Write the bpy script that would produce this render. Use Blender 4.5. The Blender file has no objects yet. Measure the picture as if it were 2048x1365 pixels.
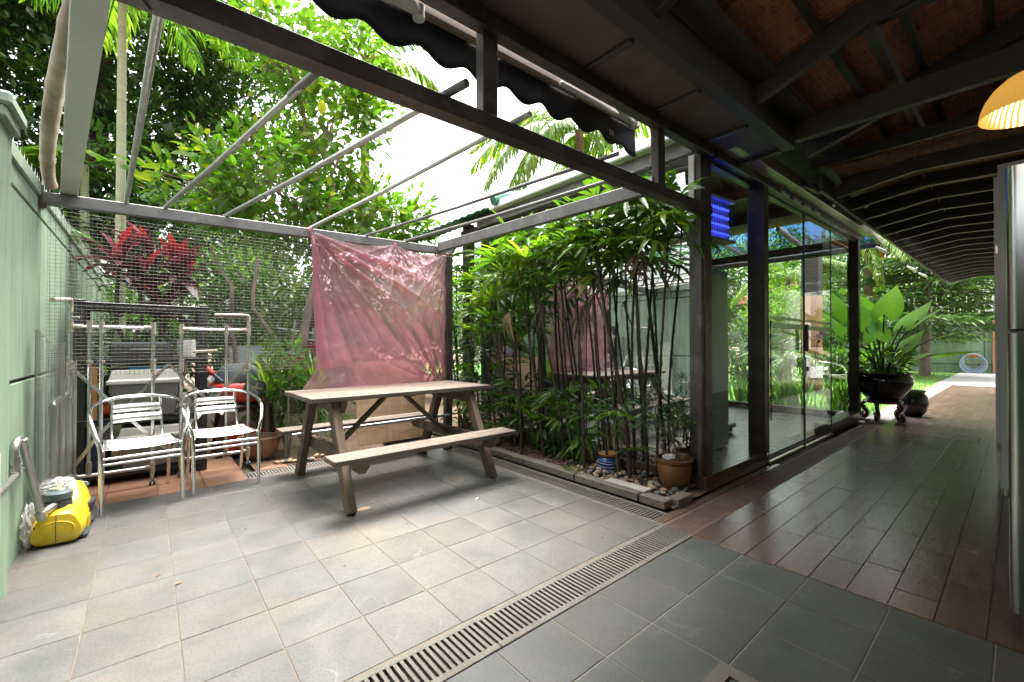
import bpy, bmesh, math, random
import numpy as np
from mathutils import Vector, Matrix
random.seed(7); np.random.seed(7)
SC = bpy.context.scene; COL = SC.collection
R_ = math.radians

# ------------------------------------------------------------------ camera, sky, sun, exposure
CAM_H = 1.153; YAW = math.atan2(727.0, 860.0); PITCH = math.atan2(7.5, 860.0)
cd = bpy.data.cameras.new('camera'); cam = bpy.data.objects.new('camera', cd); COL.objects.link(cam)
cd.sensor_width = 36.0; cd.lens = 860.0 / 2048 * 36.0; cd.clip_start = 0.02; cd.clip_end = 600
cam.location = (0, 0, CAM_H)
fw = Vector((math.sin(YAW) * math.cos(PITCH), math.cos(YAW) * math.cos(PITCH), math.sin(PITCH)))
cam.rotation_euler = fw.to_track_quat('-Z', 'Y').to_euler()
SC.camera = cam

SUN_EL, SUN_AZ = R_(74), R_(40)          # azimuth measured from +Y towards +X
wd = bpy.data.worlds.new('World'); SC.world = wd; wd.use_nodes = True
wt = wd.node_tree; bgn = wt.nodes['Background']
sky = wt.nodes.new('ShaderNodeTexSky'); sky.sky_type = 'NISHITA'; sky.sun_disc = False
sky.sun_elevation = SUN_EL; sky.sun_rotation = SUN_AZ
sky.air_density = 1.6; sky.dust_density = 8.0; sky.ozone_density = 0.6
ov = wt.nodes.new('ShaderNodeHueSaturation'); ov.inputs['Saturation'].default_value = .22   # even overcast: the cloud sheet takes the blue out
wt.links.new(sky.outputs[0], ov.inputs['Color']); wt.links.new(ov.outputs[0], bgn.inputs[0]); bgn.inputs[1].default_value = 0.15
sd = bpy.data.lights.new('sun', 'SUN'); sd.energy = 1.3; sd.angle = R_(30); sd.color = (1.0, 0.96, 0.9)
sun = bpy.data.objects.new('sun', sd); COL.objects.link(sun)
sdir = Vector((math.sin(SUN_AZ) * math.cos(SUN_EL), math.cos(SUN_AZ) * math.cos(SUN_EL), math.sin(SUN_EL)))
sun.rotation_euler = sdir.to_track_quat('Z', 'Y').to_euler(); sun.location = (0, 0, 30)
SC.view_settings.view_transform = 'Standard'; SC.view_settings.look = 'None'
SC.view_settings.exposure = 2.58; SC.view_settings.gamma = 1.0
SC.render.engine = 'CYCLES'
cy = SC.cycles
cy.use_denoising = True
try: cy.denoiser = 'OPENIMAGEDENOISE'
except Exception: pass
cy.max_bounces = 10; cy.diffuse_bounces = 5; cy.glossy_bounces = 4; cy.transmission_bounces = 8; cy.transparent_max_bounces = 24
cy.caustics_reflective = False; cy.caustics_refractive = False; cy.sample_clamp_indirect = 8.0

# ------------------------------------------------------------------ helpers
def s2l(c):
    return tuple(((x / 255 / 12.92) if x / 255 <= 0.04045 else ((x / 255 + 0.055) / 1.055) ** 2.4) for x in c)

class Bld:
    """collects shapes into one mesh"""
    def __init__(s): s.v = []; s.f = []
    def add(s, v, f):
        o = len(s.v); s.v += [tuple(p) for p in v]; s.f += [tuple(i + o for i in q) for q in f]; return s
    def box(s, c, d, rot=None, ch=0.0):
        hx, hy, hz = d[0] / 2, d[1] / 2, d[2] / 2; c = Vector(c)
        if ch <= 0:
            v = [Vector((x, y, z)) for x in (-hx, hx) for y in (-hy, hy) for z in (-hz, hz)]
            f = [(0, 1, 3, 2), (4, 6, 7, 5), (0, 4, 5, 1), (2, 3, 7, 6), (0, 2, 6, 4), (1, 5, 7, 3)]
        else:
            bm = bmesh.new(); bmesh.ops.create_cube(bm, size=1)
            for q in bm.verts: q.co = Vector((q.co.x * d[0], q.co.y * d[1], q.co.z * d[2]))
            bmesh.ops.bevel(bm, geom=bm.edges[:], offset=min(ch, hx * .9, hy * .9, hz * .9), segments=1, affect='EDGES', profile=0.5)
            bm.verts.index_update(); v = [q.co.copy() for q in bm.verts]; f = [tuple(q.index for q in p.verts) for p in bm.faces]; bm.free()
        M = Matrix(rot).to_3x3() if rot is not None else None
        return s.add([(M @ p if M else p) + c for p in v], f)
    def bar(s, p0, p1, w, h, up=(0, 0, 1), ch=0.0):
        """box beam from p0 to p1, w across, h along up"""
        p0, p1 = Vector(p0), Vector(p1); x = (p1 - p0); L = x.length; x.normalize()
        up = Vector(up); y = up.cross(x)
        if y.length < 1e-5: y = Vector((0, 1, 0)).cross(x)
        y.normalize(); z = x.cross(y)
        M = Matrix((x, y, z)).transposed()
        return s.box((p0 + p1) / 2, (L, w, h), M, ch)
    def tube(s, pts, r, n=10, cap=True, closed=False):
        pts = [Vector(p) for p in pts]; m = len(pts)
        rr = r if isinstance(r, (list, tuple)) else [r] * m
        o = len(s.v); prev = None
        for i, p in enumerate(pts):
            if closed: t = pts[(i + 1) % m] - pts[i - 1]
            else: t = pts[min(i + 1, m - 1)] - pts[max(i - 1, 0)]
            t.normalize()
            if prev is None:
                a = Vector((0, 0, 1)) if abs(t.z) < .9 else Vector((1, 0, 0)); nx = a.cross(t).normalized()
            else:
                nx = prev - t * prev.dot(t)
                nx = nx.normalized() if nx.length > 1e-6 else Vector((1, 0, 0))
            prev = nx; ny = t.cross(nx)
            for k in range(n):
                a = 2 * math.pi * k / n; s.v.append(tuple(p + (nx * math.cos(a) + ny * math.sin(a)) * rr[i]))
        for i in range(m if closed else m - 1):
            j = (i + 1) % m
            for k in range(n):
                l = (k + 1) % n; s.f.append((o + i * n + k, o + i * n + l, o + j * n + l, o + j * n + k))
        if cap and not closed:
            s.f.append(tuple(o + k for k in range(n))[::-1]); s.f.append(tuple(o + (m - 1) * n + k for k in range(n)))
        return s
    def lathe(s, prof, c=(0, 0, 0), n=32, axis=None, sx=1, sy=1):
        o = len(s.v); M = axis; c = Vector(c)
        for (r, z) in prof:
            for k in range(n):
                a = 2 * math.pi * k / n; p = Vector((r * math.cos(a) * sx, r * math.sin(a) * sy, z))
                s.v.append(tuple((M @ p if M else p) + c))
        for i in range(len(prof) - 1):
            for k in range(n):
                l = (k + 1) % n; s.f.append((o + i * n + k, o + i * n + l, o + (i + 1) * n + l, o + (i + 1) * n + k))
        return s
    def prism(s, poly, z0, z1, M=None):
        """poly in local xy extruded along z"""
        n = len(poly); v = [Vector((x, y, z0)) for x, y in poly] + [Vector((x, y, z1)) for x, y in poly]
        f = [tuple(range(n))[::-1], tuple(range(n, 2 * n))] + [(k, (k + 1) % n, n + (k + 1) % n, n + k) for k in range(n)]
        return s.add([M @ p if M else p for p in v], f)
    def ell(s, c, r, n=12, m=8, rot=None):
        o = len(s.v); c = Vector(c)
        for i in range(m + 1):
            t = math.pi * i / m
            for k in range(n):
                a = 2 * math.pi * k / n; p = Vector((r[0] * math.sin(t) * math.cos(a), r[1] * math.sin(t) * math.sin(a), r[2] * math.cos(t)))
                s.v.append(tuple((rot @ p if rot else p) + c))
        for i in range(m):
            for k in range(n):
                l = (k + 1) % n; s.f.append((o + i * n + k, o + (i + 1) * n + k, o + (i + 1) * n + l, o + i * n + l))
        return s
    def mesh(s, name, smooth=None):
        me = bpy.data.meshes.new(name); me.from_pydata(s.v, [], s.f)
        bm = bmesh.new(); bm.from_mesh(me); bmesh.ops.remove_doubles(bm, verts=bm.verts, dist=1e-6)
        bmesh.ops.recalc_face_normals(bm, faces=bm.faces); bm.to_mesh(me); bm.free()
        if smooth is not None:
            for p in me.polygons: p.use_smooth = True
            me.set_sharp_from_angle(angle=R_(smooth))
        me.update(); return me

def np_mesh(name, V, F, smooth=False):
    """V (n,3); F list of (m,k) index arrays (tri or quad)"""
    me = bpy.data.meshes.new(name); V = np.asarray(V, np.float32)
    me.vertices.add(len(V)); me.vertices.foreach_set('co', V.ravel())
    tot = sum(f.size for f in F); nf = sum(len(f) for f in F)
    me.loops.add(tot); me.polygons.add(nf)
    me.loops.foreach_set('vertex_index', np.concatenate([f.ravel() for f in F]).astype(np.int32))
    cnt = np.concatenate([np.full(len(f), f.shape[1]) for f in F]); st = np.concatenate([[0], np.cumsum(cnt)[:-1]])
    me.polygons.foreach_set('loop_start', st.astype(np.int32))
    me.polygons.foreach_set('use_smooth', np.full(nf, smooth))
    me.update(calc_edges=True); me.validate(); return me

def link(name, me, mat, parent=None, loc=None, rot=None, kind=None, label=None):
    o = bpy.data.objects.new(name, me); COL.objects.link(o)
    if mat is not None and me is not None and not me.materials: me.materials.append(mat)
    if loc is not None: o.location = loc
    if rot is not None: o.rotation_euler = rot
    if parent is not None:
        o.parent = parent
        if parent.get('_w'): o.matrix_parent_inverse = Matrix.Translation(-parent.location)
    if kind: o['kind'] = kind
    if label: o['label'] = label
    return o

def part(name, b, mat, parent=None, smooth=None, bevel=0, **k):
    o = link(name, b.mesh(name, smooth), mat, parent, **k)
    if bevel:
        m = o.modifiers.new('bevel', 'BEVEL'); m.width = bevel; m.segments = 2; m.limit_method = 'ANGLE'; m.angle_limit = R_(40)
    return o

WORLD_ROOTS = []
def thing(name, label, cat, loc=(0, 0, 0), rotz=0, group=None, world=False):
    o = bpy.data.objects.new(name, None); COL.objects.link(o); o.location = loc; o.rotation_euler = (0, 0, rotz)
    o.empty_display_size = .1; o['label'] = label; o['category'] = cat
    if group: o['group'] = group
    if world: o['_w'] = 1; WORLD_ROOTS.append(o)
    return o
def tag(o, label, cat, group=None):
    o['label'] = label; o['category'] = cat
    if group: o['group'] = group
    return o
def copy_tree(root, loc, rotz=None, label=None):
    r = root.copy(); COL.objects.link(r); r.location = loc
    if rotz is not None: r.rotation_euler = (0, 0, rotz)
    if label: r['label'] = label
    for ch in list(root.children):
        c = ch.copy(); COL.objects.link(c); c.parent = r
        for g in list(ch.children):
            d = g.copy(); COL.objects.link(d); d.parent = c
    return r
def plank(name, p0, p1, w, h, mat, parent, up=(0, 0, 1), ch=.004, **k):
    """beam with its own local x axis along its length, so that grain follows it"""
    p0, p1 = Vector(p0), Vector(p1); x = p1 - p0; L = x.length; x.normalize(); y = Vector(up).cross(x)
    if y.length < 1e-5: y = Vector((0, 1, 0)).cross(x)
    y.normalize(); z = x.cross(y)
    o = part(name, Bld().box((0, 0, 0), (L, w, h), None, ch), mat, None, **k)
    M = Matrix((x, y, z)).transposed().to_4x4(); M.translation = (p0 + p1) / 2
    if parent is not None:
        o.parent = parent
        if parent.get('_w'): o.matrix_parent_inverse = Matrix.Translation(-parent.location)
    o.matrix_basis = M
    return o

# ------------------------------------------------------------------ materials
class NT:
    def __init__(s, name):
        s.m = bpy.data.materials.new(name); s.m.use_nodes = True; s.t = s.m.node_tree; s.n = s.t.nodes
        s.bsdf = s.n['Principled BSDF']; s.out = s.n['Material Output']
    def new(s, typ, **k):
        q = s.n.new('ShaderNode' + typ)
        for a, b in k.items():
            if a in ('inp',): 
                for i, val in b.items(): q.inputs[i].default_value = val
            else: setattr(q, a, b)
        return q
    def ln(s, a, b): s.t.links.new(a, b)
    def ramp(s, fac, stops, interp='LINEAR'):
        q = s.n.new('ShaderNodeValToRGB'); e = q.color_ramp.elements; q.color_ramp.interpolation = interp
        while len(e) < len(stops): e.new(.5)
        for i, (p, c) in enumerate(stops): e[i].position = p; e[i].color = (*c, 1) if len(c) == 3 else c
        s.ln(fac, q.inputs[0]); return q.outputs[0]
    def mix(s, fac, a, b, mode='MIX'):
        q = s.n.new('ShaderNodeMix'); q.data_type = 'RGBA'; q.blend_type = mode
        for sock, val in ((0, fac), (6, a), (7, b)):
            if hasattr(val, 'default_value') or hasattr(val, 'is_linked'): s.ln(val, q.inputs[sock])
            elif sock == 0: q.inputs[0].default_value = val
            else: q.inputs[sock].default_value = (*val, 1)
        return q.outputs[2]
    def coords(s, sc=(1, 1, 1), src='Object', rand=0.0):
        tc = s.n.new('ShaderNodeTexCoord'); mp = s.n.new('ShaderNodeMapping'); mp.inputs['Scale'].default_value = sc
        s.ln(tc.outputs[src], mp.inputs[0])
        if rand:
            oi = s.n.new('ShaderNodeObjectInfo'); v = s.n.new('ShaderNodeVectorMath'); v.operation = 'SCALE'; v.inputs[0].default_value = (37 * rand, 53 * rand, 71 * rand)
            s.ln(oi.outputs['Random'], v.inputs['Scale']); s.ln(v.outputs[0], mp.inputs['Location'])
        return mp.outputs[0]
    def noise(s, vec, scale=5, detail=4, rough=.55, dist=0):
        q = s.n.new('ShaderNodeTexNoise'); q.inputs['Scale'].default_value = scale; q.inputs['Detail'].default_value = detail
        q.inputs['Roughness'].default_value = rough; q.inputs['Distortion'].default_value = dist; s.ln(vec, q.inputs['Vector']); return q.outputs['Fac']
    def bump(s, h, strength=.3, dist=.01, nrm=None):
        q = s.n.new('ShaderNodeBump'); q.inputs['Strength'].default_value = strength; q.inputs['Distance'].default_value = dist
        s.ln(h, q.inputs['Height'])
        if nrm: s.ln(nrm, q.inputs['Normal'])
        s.ln(q.outputs[0], s.bsdf.inputs['Normal']); return q.outputs[0]
    def rnd(s): return s.n.new('ShaderNodeObjectInfo').outputs['Random']
    def island(s): return s.n.new('ShaderNodeNewGeometry').outputs['Random Per Island']

def pm(name, col, col2=None, scale=6, rough=.55, metal=0, bump=0, bscale=40, rand=0, coat=0, spec=.5, stretch=(1, 1, 1), dirt=None, dscale=2.5, rvar=.12, detail=5):
    """general procedural surface: two-tone noise, roughness variation, fine relief, optional dirt"""
    t = NT(name); b = t.bsdf; c = t.coords(stretch, rand=1.0 if rand else 0)
    n = t.noise(c, scale, detail)
    c2 = col2 if col2 else tuple(x * .78 for x in col)
    out = t.ramp(n, [(.28, c2), (.72, col)])
    if dirt:
        d = t.noise(c, dscale, 6, .65, .4); f = t.ramp(d, [(.5, (0, 0, 0)), (.72, (1, 1, 1))]); out = t.mix(f, out, dirt)
    if rand:
        r = t.n.new('ShaderNodeMapRange'); r.inputs[3].default_value = 1 - rand; r.inputs[4].default_value = 1 + rand; t.ln(t.rnd(), r.inputs[0])
        hs = t.n.new('ShaderNodeHueSaturation'); t.ln(r.outputs[0], hs.inputs['Value']); t.ln(out, hs.inputs['Color']); out = hs.outputs[0]
    t.ln(out, b.inputs['Base Color'])
    rr = t.n.new('ShaderNodeMapRange'); rr.inputs[3].default_value = max(.02, rough - rvar); rr.inputs[4].default_value = min(1, rough + rvar)
    t.ln(t.noise(c, scale * 1.7, 3), rr.inputs[0]); t.ln(rr.outputs[0], b.inputs['Roughness'])
    b.inputs['Metallic'].default_value = metal; b.inputs['Specular IOR Level'].default_value = spec; b.inputs['Coat Weight'].default_value = coat
    if bump: t.bump(t.noise(c, bscale, 5, .6), bump, .01)
    return t.m

def leafm(name, c1, c2, c3=None, trans=.45, rough=.42, spec=.4, tint=None, k=.74):
    """leaf: colour varies leaf by leaf and along the blade, light passes through"""
    c1, c2, c3 = [tuple(x * k for x in q) if q else None for q in (c1, c2, c3)]
    t = NT(name); b = t.bsdf; c = t.coords()
    ad = t.new('Math', operation='ADD'); t.ln(t.island(), ad.inputs[0]); t.ln(t.rnd(), ad.inputs[1]); fr_ = t.new('Math', operation='FRACT'); t.ln(ad.outputs[0], fr_.inputs[0]); isl = fr_.outputs[0]; stops = [(0.0, c1), (.75, c2)] + ([(.97, c3)] if c3 else [])
    col = t.ramp(isl, stops)
    n = t.noise(c, 3.0, 3); col = t.mix(t.ramp(n, [(.35, (0, 0, 0)), (.7, (1, 1, 1))]), col, c2 if not c3 else c1)
    v = t.noise(c, 28, 2); hs = t.n.new('ShaderNodeHueSaturation'); mr = t.n.new('ShaderNodeMapRange'); mr.inputs[3].default_value = .75; mr.inputs[4].default_value = 1.2
    t.ln(v, mr.inputs[0]); t.ln(mr.outputs[0], hs.inputs['Value']); t.ln(col, hs.inputs['Color']); col = hs.outputs[0]
    t.ln(col, b.inputs['Base Color']); b.inputs['Roughness'].default_value = rough; b.inputs['Specular IOR Level'].default_value = spec
    tr = t.n.new('ShaderNodeBsdfTranslucent')
    g = t.mix(1.0, col, tint or (1.5, 1.6, .5), 'MULTIPLY'); t.ln(g, tr.inputs[0])
    mx = t.n.new('ShaderNodeMixShader'); mx.inputs[0].default_value = trans
    t.ln(b.outputs[0], mx.inputs[1]); t.ln(tr.outputs[0], mx.inputs[2]); t.ln(mx.outputs[0], t.out.inputs[0])
    return t.m

def woodm(name, c1, c2, grain=(1.2, 22, 22), rough=.7, bump=.25, wear=None, rand=.1):
    t = NT(name); b = t.bsdf; c = t.coords(grain, rand=1.0)
    n = t.noise(c, 1.6, 7, .65, .6); col = t.ramp(n, [(.32, c2), (.5, c1), (.72, tuple(min(1, x * 1.25) for x in c1))])
    big = t.noise(t.coords((1.3, 7, 7), rand=1.0), 1.5, 5, .65); 
    col = t.mix(t.ramp(big, [(.42, (0, 0, 0)), (.75, (1, 1, 1))]), col, wear or tuple(x * .6 for x in c2))
    r = t.n.new('ShaderNodeMapRange'); r.inputs[3].default_value = 1 - rand; r.inputs[4].default_value = 1 + rand; t.ln(t.rnd(), r.inputs[0])
    hs = t.n.new('ShaderNodeHueSaturation'); t.ln(r.outputs[0], hs.inputs['Value']); t.ln(col, hs.inputs['Color'])
    t.ln(hs.outputs[0], b.inputs['Base Color']); b.inputs['Roughness'].default_value = rough
    t.bump(n, bump, .006); return t.m

def glassm(name, tint=(.93, .97, .95), refl=0.0, smudge=.5, fk=1.7):
    """thin pane: see-through, mirror share by Fresnel plus the share of a reflective film"""
    t = NT(name); fr = t.new('Fresnel', inp={0: 1.55})
    c = t.coords(); sm = t.ramp(t.noise(c, 3.0, 5), [(.4, (0, 0, 0)), (.8, (1, 1, 1))])
    tr = t.new('BsdfTransparent', inp={0: (*tint, 1)}); gl = t.new('BsdfGlossy', inp={0: (.95, 1, .97, 1), 1: 0.0})
    ad = t.new('Math', operation='MULTIPLY_ADD', inp={1: fk, 2: refl}, use_clamp=True); t.ln(fr.outputs[0], ad.inputs[0])
    mx = t.new('MixShader'); t.ln(ad.outputs[0], mx.inputs[0]); t.ln(tr.outputs[0], mx.inputs[1]); t.ln(gl.outputs[0], mx.inputs[2])
    df = t.new('BsdfDiffuse', inp={0: (.75, .8, .76, 1)}); m2 = t.new('MixShader')
    ms = t.new('Math', operation='MULTIPLY', inp={1: .035 * smudge}); t.ln(sm, ms.inputs[0]); t.ln(ms.outputs[0], m2.inputs[0])
    t.ln(mx.outputs[0], m2.inputs[1]); t.ln(df.outputs[0], m2.inputs[2]); t.ln(m2.outputs[0], t.out.inputs[0]); return t.m

def emitm(name, col, strength):
    t = NT(name); t.bsdf.inputs['Base Color'].default_value = (*col, 1); t.bsdf.inputs['Emission Color'].default_value = (*col, 1)
    t.bsdf.inputs['Emission Strength'].default_value = strength; return t.m

def tilem(name, ca, cb, vein, stain, rough=.5, grain=None, spec=.5, rand=.09, rv=.12, bmp=.12):
    """porcelain floor piece: mottled body, thin pale veins, brown stains, satin sheen"""
    t = NT(name); b = t.bsdf; c = t.coords((1, 1, 1) if not grain else grain, rand=1.0); w = t.coords(src='Object')
    geo = t.n.new('ShaderNodeNewGeometry'); wp = geo.outputs['Position']
    n = t.noise(c, 4.5 if not grain else 1.6, 7, .62, .5); col = t.ramp(n, [(.3, cb), (.68, ca)])
    if vein:
        v = t.noise(c, 2.1, 4, .5, .5); ve = t.ramp(v, [(.492, (0, 0, 0)), (.5, (1, 1, 1)), (.508, (0, 0, 0))])
        br = t.ramp(t.noise(c, 2.6, 2), [(.58, (0, 0, 0)), (.7, (.45, .45, .45))]); vf = t.mix(1.0, ve, br, 'MULTIPLY'); col = t.mix(vf, col, vein)
    if stain:
        s1 = t.noise(wp, 1.3, 6, .7, .6); sf = t.ramp(s1, [(.44, (0, 0, 0)), (.72, (.75, .75, .75))]); col = t.mix(sf, col, stain)
        s2 = t.noise(wp, 14, 5, .7); sf2 = t.ramp(s2, [(.64, (0, 0, 0)), (.78, (.5, .5, .5))]); col = t.mix(sf2, col, tuple(x * .55 for x in stain))
    fs = t.noise(c, 120 if not grain else 25, 4, .7); col = t.mix(t.ramp(fs, [(.35, (.55, .55, .55)), (.5, (0, 0, 0))]), col, tuple(x * .5 for x in cb))
    r = t.n.new('ShaderNodeMapRange'); r.inputs[3].default_value = 1 - rand; r.inputs[4].default_value = 1 + rand; t.ln(t.rnd(), r.inputs[0])
    hs = t.n.new('ShaderNodeHueSaturation'); t.ln(r.outputs[0], hs.inputs['Value']); t.ln(col, hs.inputs['Color']); t.ln(hs.outputs[0], b.inputs['Base Color'])
    rr = t.n.new('ShaderNodeMapRange'); rr.inputs[3].default_value = rough - rv; rr.inputs[4].default_value = rough + rv
    t.ln(t.noise(wp, 3.5, 5, .6), rr.inputs[0]); t.ln(rr.outputs[0], b.inputs['Roughness']); b.inputs['Specular IOR Level'].default_value = spec
    t.bump(t.noise(c, 60 if not grain else 9, 5, .65), bmp, .004); return t.m

M = {}
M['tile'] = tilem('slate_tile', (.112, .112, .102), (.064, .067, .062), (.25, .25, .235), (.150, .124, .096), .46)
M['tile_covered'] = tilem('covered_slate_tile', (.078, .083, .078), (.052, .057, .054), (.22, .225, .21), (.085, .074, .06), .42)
M['grout_pale'] = pm('cream_grout', (.26, .23, .18), (.18, .16, .12), 12, .9, bump=.3)
M['grout'] = pm('grout', (.19, .15, .112), (.12, .094, .072), 12, .9, bump=.3)
M['terracotta'] = tilem('terracotta_tile', (.33, .17, .098), (.25, .122, .07), None, (.2, .14, .1), .6)
M['wplank'] = tilem('wood_look_plank', (.145, .095, .068), (.085, .055, .040), None, None, .26, grain=(1.0, 9, 9), rand=.2, rv=.05, bmp=.05)
M['grate'] = pm('polymer_grate', (.142, .134, .110), (.10, .094, .078), 9, .75, bump=.25, bscale=120, dirt=(.14, .12, .09), rand=.06)
M['grate_red'] = pm('red_polymer_grate', (.20, .125, .095), (.13, .08, .06), 9, .7, bump=.25, bscale=120, rand=.06)
M['dark'] = pm('drain_dark', (.045, .042, .034), None, 5, .9)
def wallpaint(name, a, b2, dirt):
    t = NT(name); c = t.coords(); n = t.noise(c, 2.0, 6, .6); col = t.ramp(n, [(.3, b2), (.7, a)])
    st = t.noise(t.coords((9, 9, .45)), 2.4, 6, .65, .3); f = t.ramp(st, [(.50, (0, 0, 0)), (.70, (.85, .85, .85))]); col = t.mix(f, col, dirt)
    pa = t.noise(c, .9, 5, .7, .8); f2 = t.ramp(pa, [(.5, (0, 0, 0)), (.75, (.5, .5, .5))]); col = t.mix(f2, col, tuple(x * 1.12 for x in a))
    sp_ = t.noise(c, 55, 3, .7); f3 = t.ramp(sp_, [(.66, (0, 0, 0)), (.74, (.5, .5, .5))]); col = t.mix(f3, col, tuple(x * .6 for x in dirt))
    t.ln(col, t.bsdf.inputs['Base Color']); t.bsdf.inputs['Roughness'].default_value = .78; t.bump(t.noise(c, 110, 5, .65), .45, .006); return t.m
M['greenwall'] = wallpaint('green_wall_paint', (.255, .362, .248), (.21, .305, .208), (.125, .17, .12))
M['greentrim'] = pm('green_trim_paint', (.29, .385, .28), (.22, .295, .215), 3, .7, bump=.2, bscale=90, dirt=(.17, .22, .17))
M['groove'] = pm('groove_dark_green', (.07, .10, .07), None, 3, .9)
M['spike'] = pm('spike_paint', (.72, .76, .74), (.6, .64, .62), 8, .4)
M['steel'] = pm('brown_steel', (.058, .046, .039), (.038, .030, .026), 7, .42, bump=.12, bscale=60, dirt=(.13, .11, .095), dscale=5)
M['steelgrey'] = pm('weathered_grey_steel', (.17, .165, .155), (.10, .095, .088), 5, .5, bump=.15, bscale=50, dirt=(.22, .21, .20), dscale=6)
M['alu'] = pm('brushed_aluminium', (.70, .70, .69), (.58, .58, .57), 5, .3, 1.0, rvar=.08)
M['chrome'] = pm('polished_aluminium', (.86, .86, .86), (.78, .78, .78), 5, .14, 1.0, rvar=.05)
M['galv'] = pm('galvanised_pipe', (.52, .51, .48), (.36, .35, .32), 11, .38, 1.0, bump=.1)
M['palu'] = pm('pale_metal_plank', (.60, .60, .56), (.46, .46, .43), 2, .55, .25, bump=.08, stretch=(1, 1, .15))
M['bamboo'] = pm('dry_bamboo', (.34, .25, .17), (.17, .125, .09), 7, .6, bump=.3, bscale=50, dirt=(.42, .36, .29))
M['wire'] = pm('galvanised_wire', (.175, .158, .125), (.12, .108, .085), 25, .6, .15)
M['wood'] = woodm('weathered_teak', (.18, .125, .085), (.09, .06, .04), bump=.5, wear=(.062, .045, .032))
M['woodtop'] = woodm('grey_weathered_teak', (.155, .122, .095), (.072, .053, .040), bump=.6, wear=(.075, .055, .042))
M['ply'] = woodm('plywood', (.72, .56, .36), (.62, .46, .28), grain=(9, .9, .9), rough=.6, bump=.08, wear=(.48, .34, .2))
M['soil'] = pm('soil', (.15, .085, .05), (.065, .04, .026), 14, .95, bump=.8, bscale=45, dirt=(.22, .13, .075))
M['earth'] = pm('garden_earth', (.14, .10, .065), (.06, .05, .03), 3, .95, bump=.8, bscale=25)
M['kerb'] = pm('concrete_kerb', (.20, .18, .135), (.14, .125, .095), 8, .85, bump=.4, bscale=90, dirt=(.15, .14, .10))
M['wshelf'] = pm('black_plastic', (.028, .029, .031), (.018, .018, .02), 4, .45, bump=.1)
M['beige'] = pm('beige_plastic', (.44, .40, .32), (.36, .32, .25), 5, .5)
M['cream'] = pm('grey_white_plastic', (.72, .70, .63), (.62, .60, .54), 5, .45)
M['boxgrey'] = pm('grey_plastic_box', (.24, .24, .215), (.19, .19, .17), 5, .5)
M['yellow'] = pm('yellow_plastic', (.80, .56, .025), (.72, .48, .02), 3, .35, rvar=.06, dirt=(.62, .46, .08), dscale=3)
M['dgrey'] = pm('dark_grey_plastic', (.055, .065, .07), (.04, .045, .05), 6, .45)
M['slategrey'] = pm('blue_grey_plastic', (.12, .145, .155), (.09, .11, .12), 6, .5)
M['red'] = pm('red_plastic', (.62, .045, .025), (.5, .03, .02), 4, .35)
M['orange'] = pm('orange_plastic', (.85, .16, .02), (.75, .12, .015), 4, .4)
M['blue'] = pm('blue_plastic', (.05, .28, .55), (.04, .2, .42), 4, .4)
M['brownplastic'] = pm('brown_plastic', (.045, .03, .024), (.03, .02, .017), 4, .4)
M['clay'] = pm('clay_bowl', (.36, .215, .13), (.22, .125, .08), 6, .75, bump=.3, dirt=(.42, .33, .25), dscale=4)
M['glazeb'] = pm('brown_glaze', (.25, .12, .045), (.14, .065, .028), 5, .3, bump=.15, bscale=25, rvar=.1)
M['glazeblk'] = pm('black_glaze', (.010, .010, .016), (.006, .006, .009), 4, .08, rvar=.03, coat=.6)
M['glazeblue'] = pm('blue_glaze', (.02, .045, .26), (.012, .025, .15), 8, .2, coat=.4)
M['whiteline'] = pm('white_glaze', (.70, .72, .72), None, 8, .3)
M['redwood'] = pm('carved_red_wood', (.12, .035, .022), (.06, .018, .012), 9, .3, coat=.3)
M['white'] = pm('white_paint', (.80, .80, .78), (.74, .74, .72), 3, .5)
M['stainless'] = pm('stainless_steel', (.55, .56, .55), (.48, .49, .48), 3, .22, 1.0, stretch=(1, 1, .2))
M['soffit'] = pm('brown_soffit_board', (.16, .122, .092), (.125, .094, .07), 2.5, .6, dirt=(.095, .072, .056))
M['rafter'] = pm('dark_stained_timber', (.060, .053, .048), (.038, .034, .031), 5, .5, stretch=(1, 1, 1), bump=.1)
M['rafterside'] = M['rafter']
M['rooftile'] = pm('clay_roof_tile', (.60, .26, .14), (.42, .17, .09), 4, .75, bump=.3, stretch=(1.5, 14, 14), rand=.22, dirt=(.16, .07, .04))
M['bronze'] = pm('bronze_aluminium', (.42, .33, .25), (.35, .27, .2), 3, .34, .35)
M['awning'] = pm('navy_canvas', (.010, .011, .018), (.007, .008, .012), 30, .85, bump=.2, bscale=300)
M['whitealu'] = pm('white_powder_coat', (.62, .62, .60), (.52, .52, .5), 6, .4)
M['glass_side'] = glassm('side_glass', (.60, .68, .64), .30, .6)
M['glass'] = glassm('clear_glass', (.95, .98, .96), 0.0, .3, .8)
M['glass_blue'] = glassm('blue_film_glass', (.05, .16, .36), .0, .1, .25)
_t = NT('frosted_band'); _a = _t.new('BsdfRefraction', inp={0: (.95, 1, .97, 1), 1: .55, 2: 1.08}); _d = _t.new('BsdfTranslucent', inp={0: (.9, .95, .92, 1)}); _b = _t.new('BsdfTransparent')
_m = _t.new('MixShader', inp={0: .25}); _t.ln(_a.outputs[0], _m.inputs[1]); _t.ln(_d.outputs[0], _m.inputs[2]); _m2 = _t.new('MixShader', inp={0: .3}); _t.ln(_m.outputs[0], _m2.inputs[1]); _t.ln(_b.outputs[0], _m2.inputs[2]); _t.ln(_m2.outputs[0], _t.out.inputs[0]); M['frost'] = _t.m
M['orangewall'] = pm('terracotta_paint', (.46, .20, .10), (.40, .17, .085), 2, .8)
M['ceil'] = pm('brown_ceiling', (.20, .13, .085), (.17, .11, .07), 2, .8)
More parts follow.
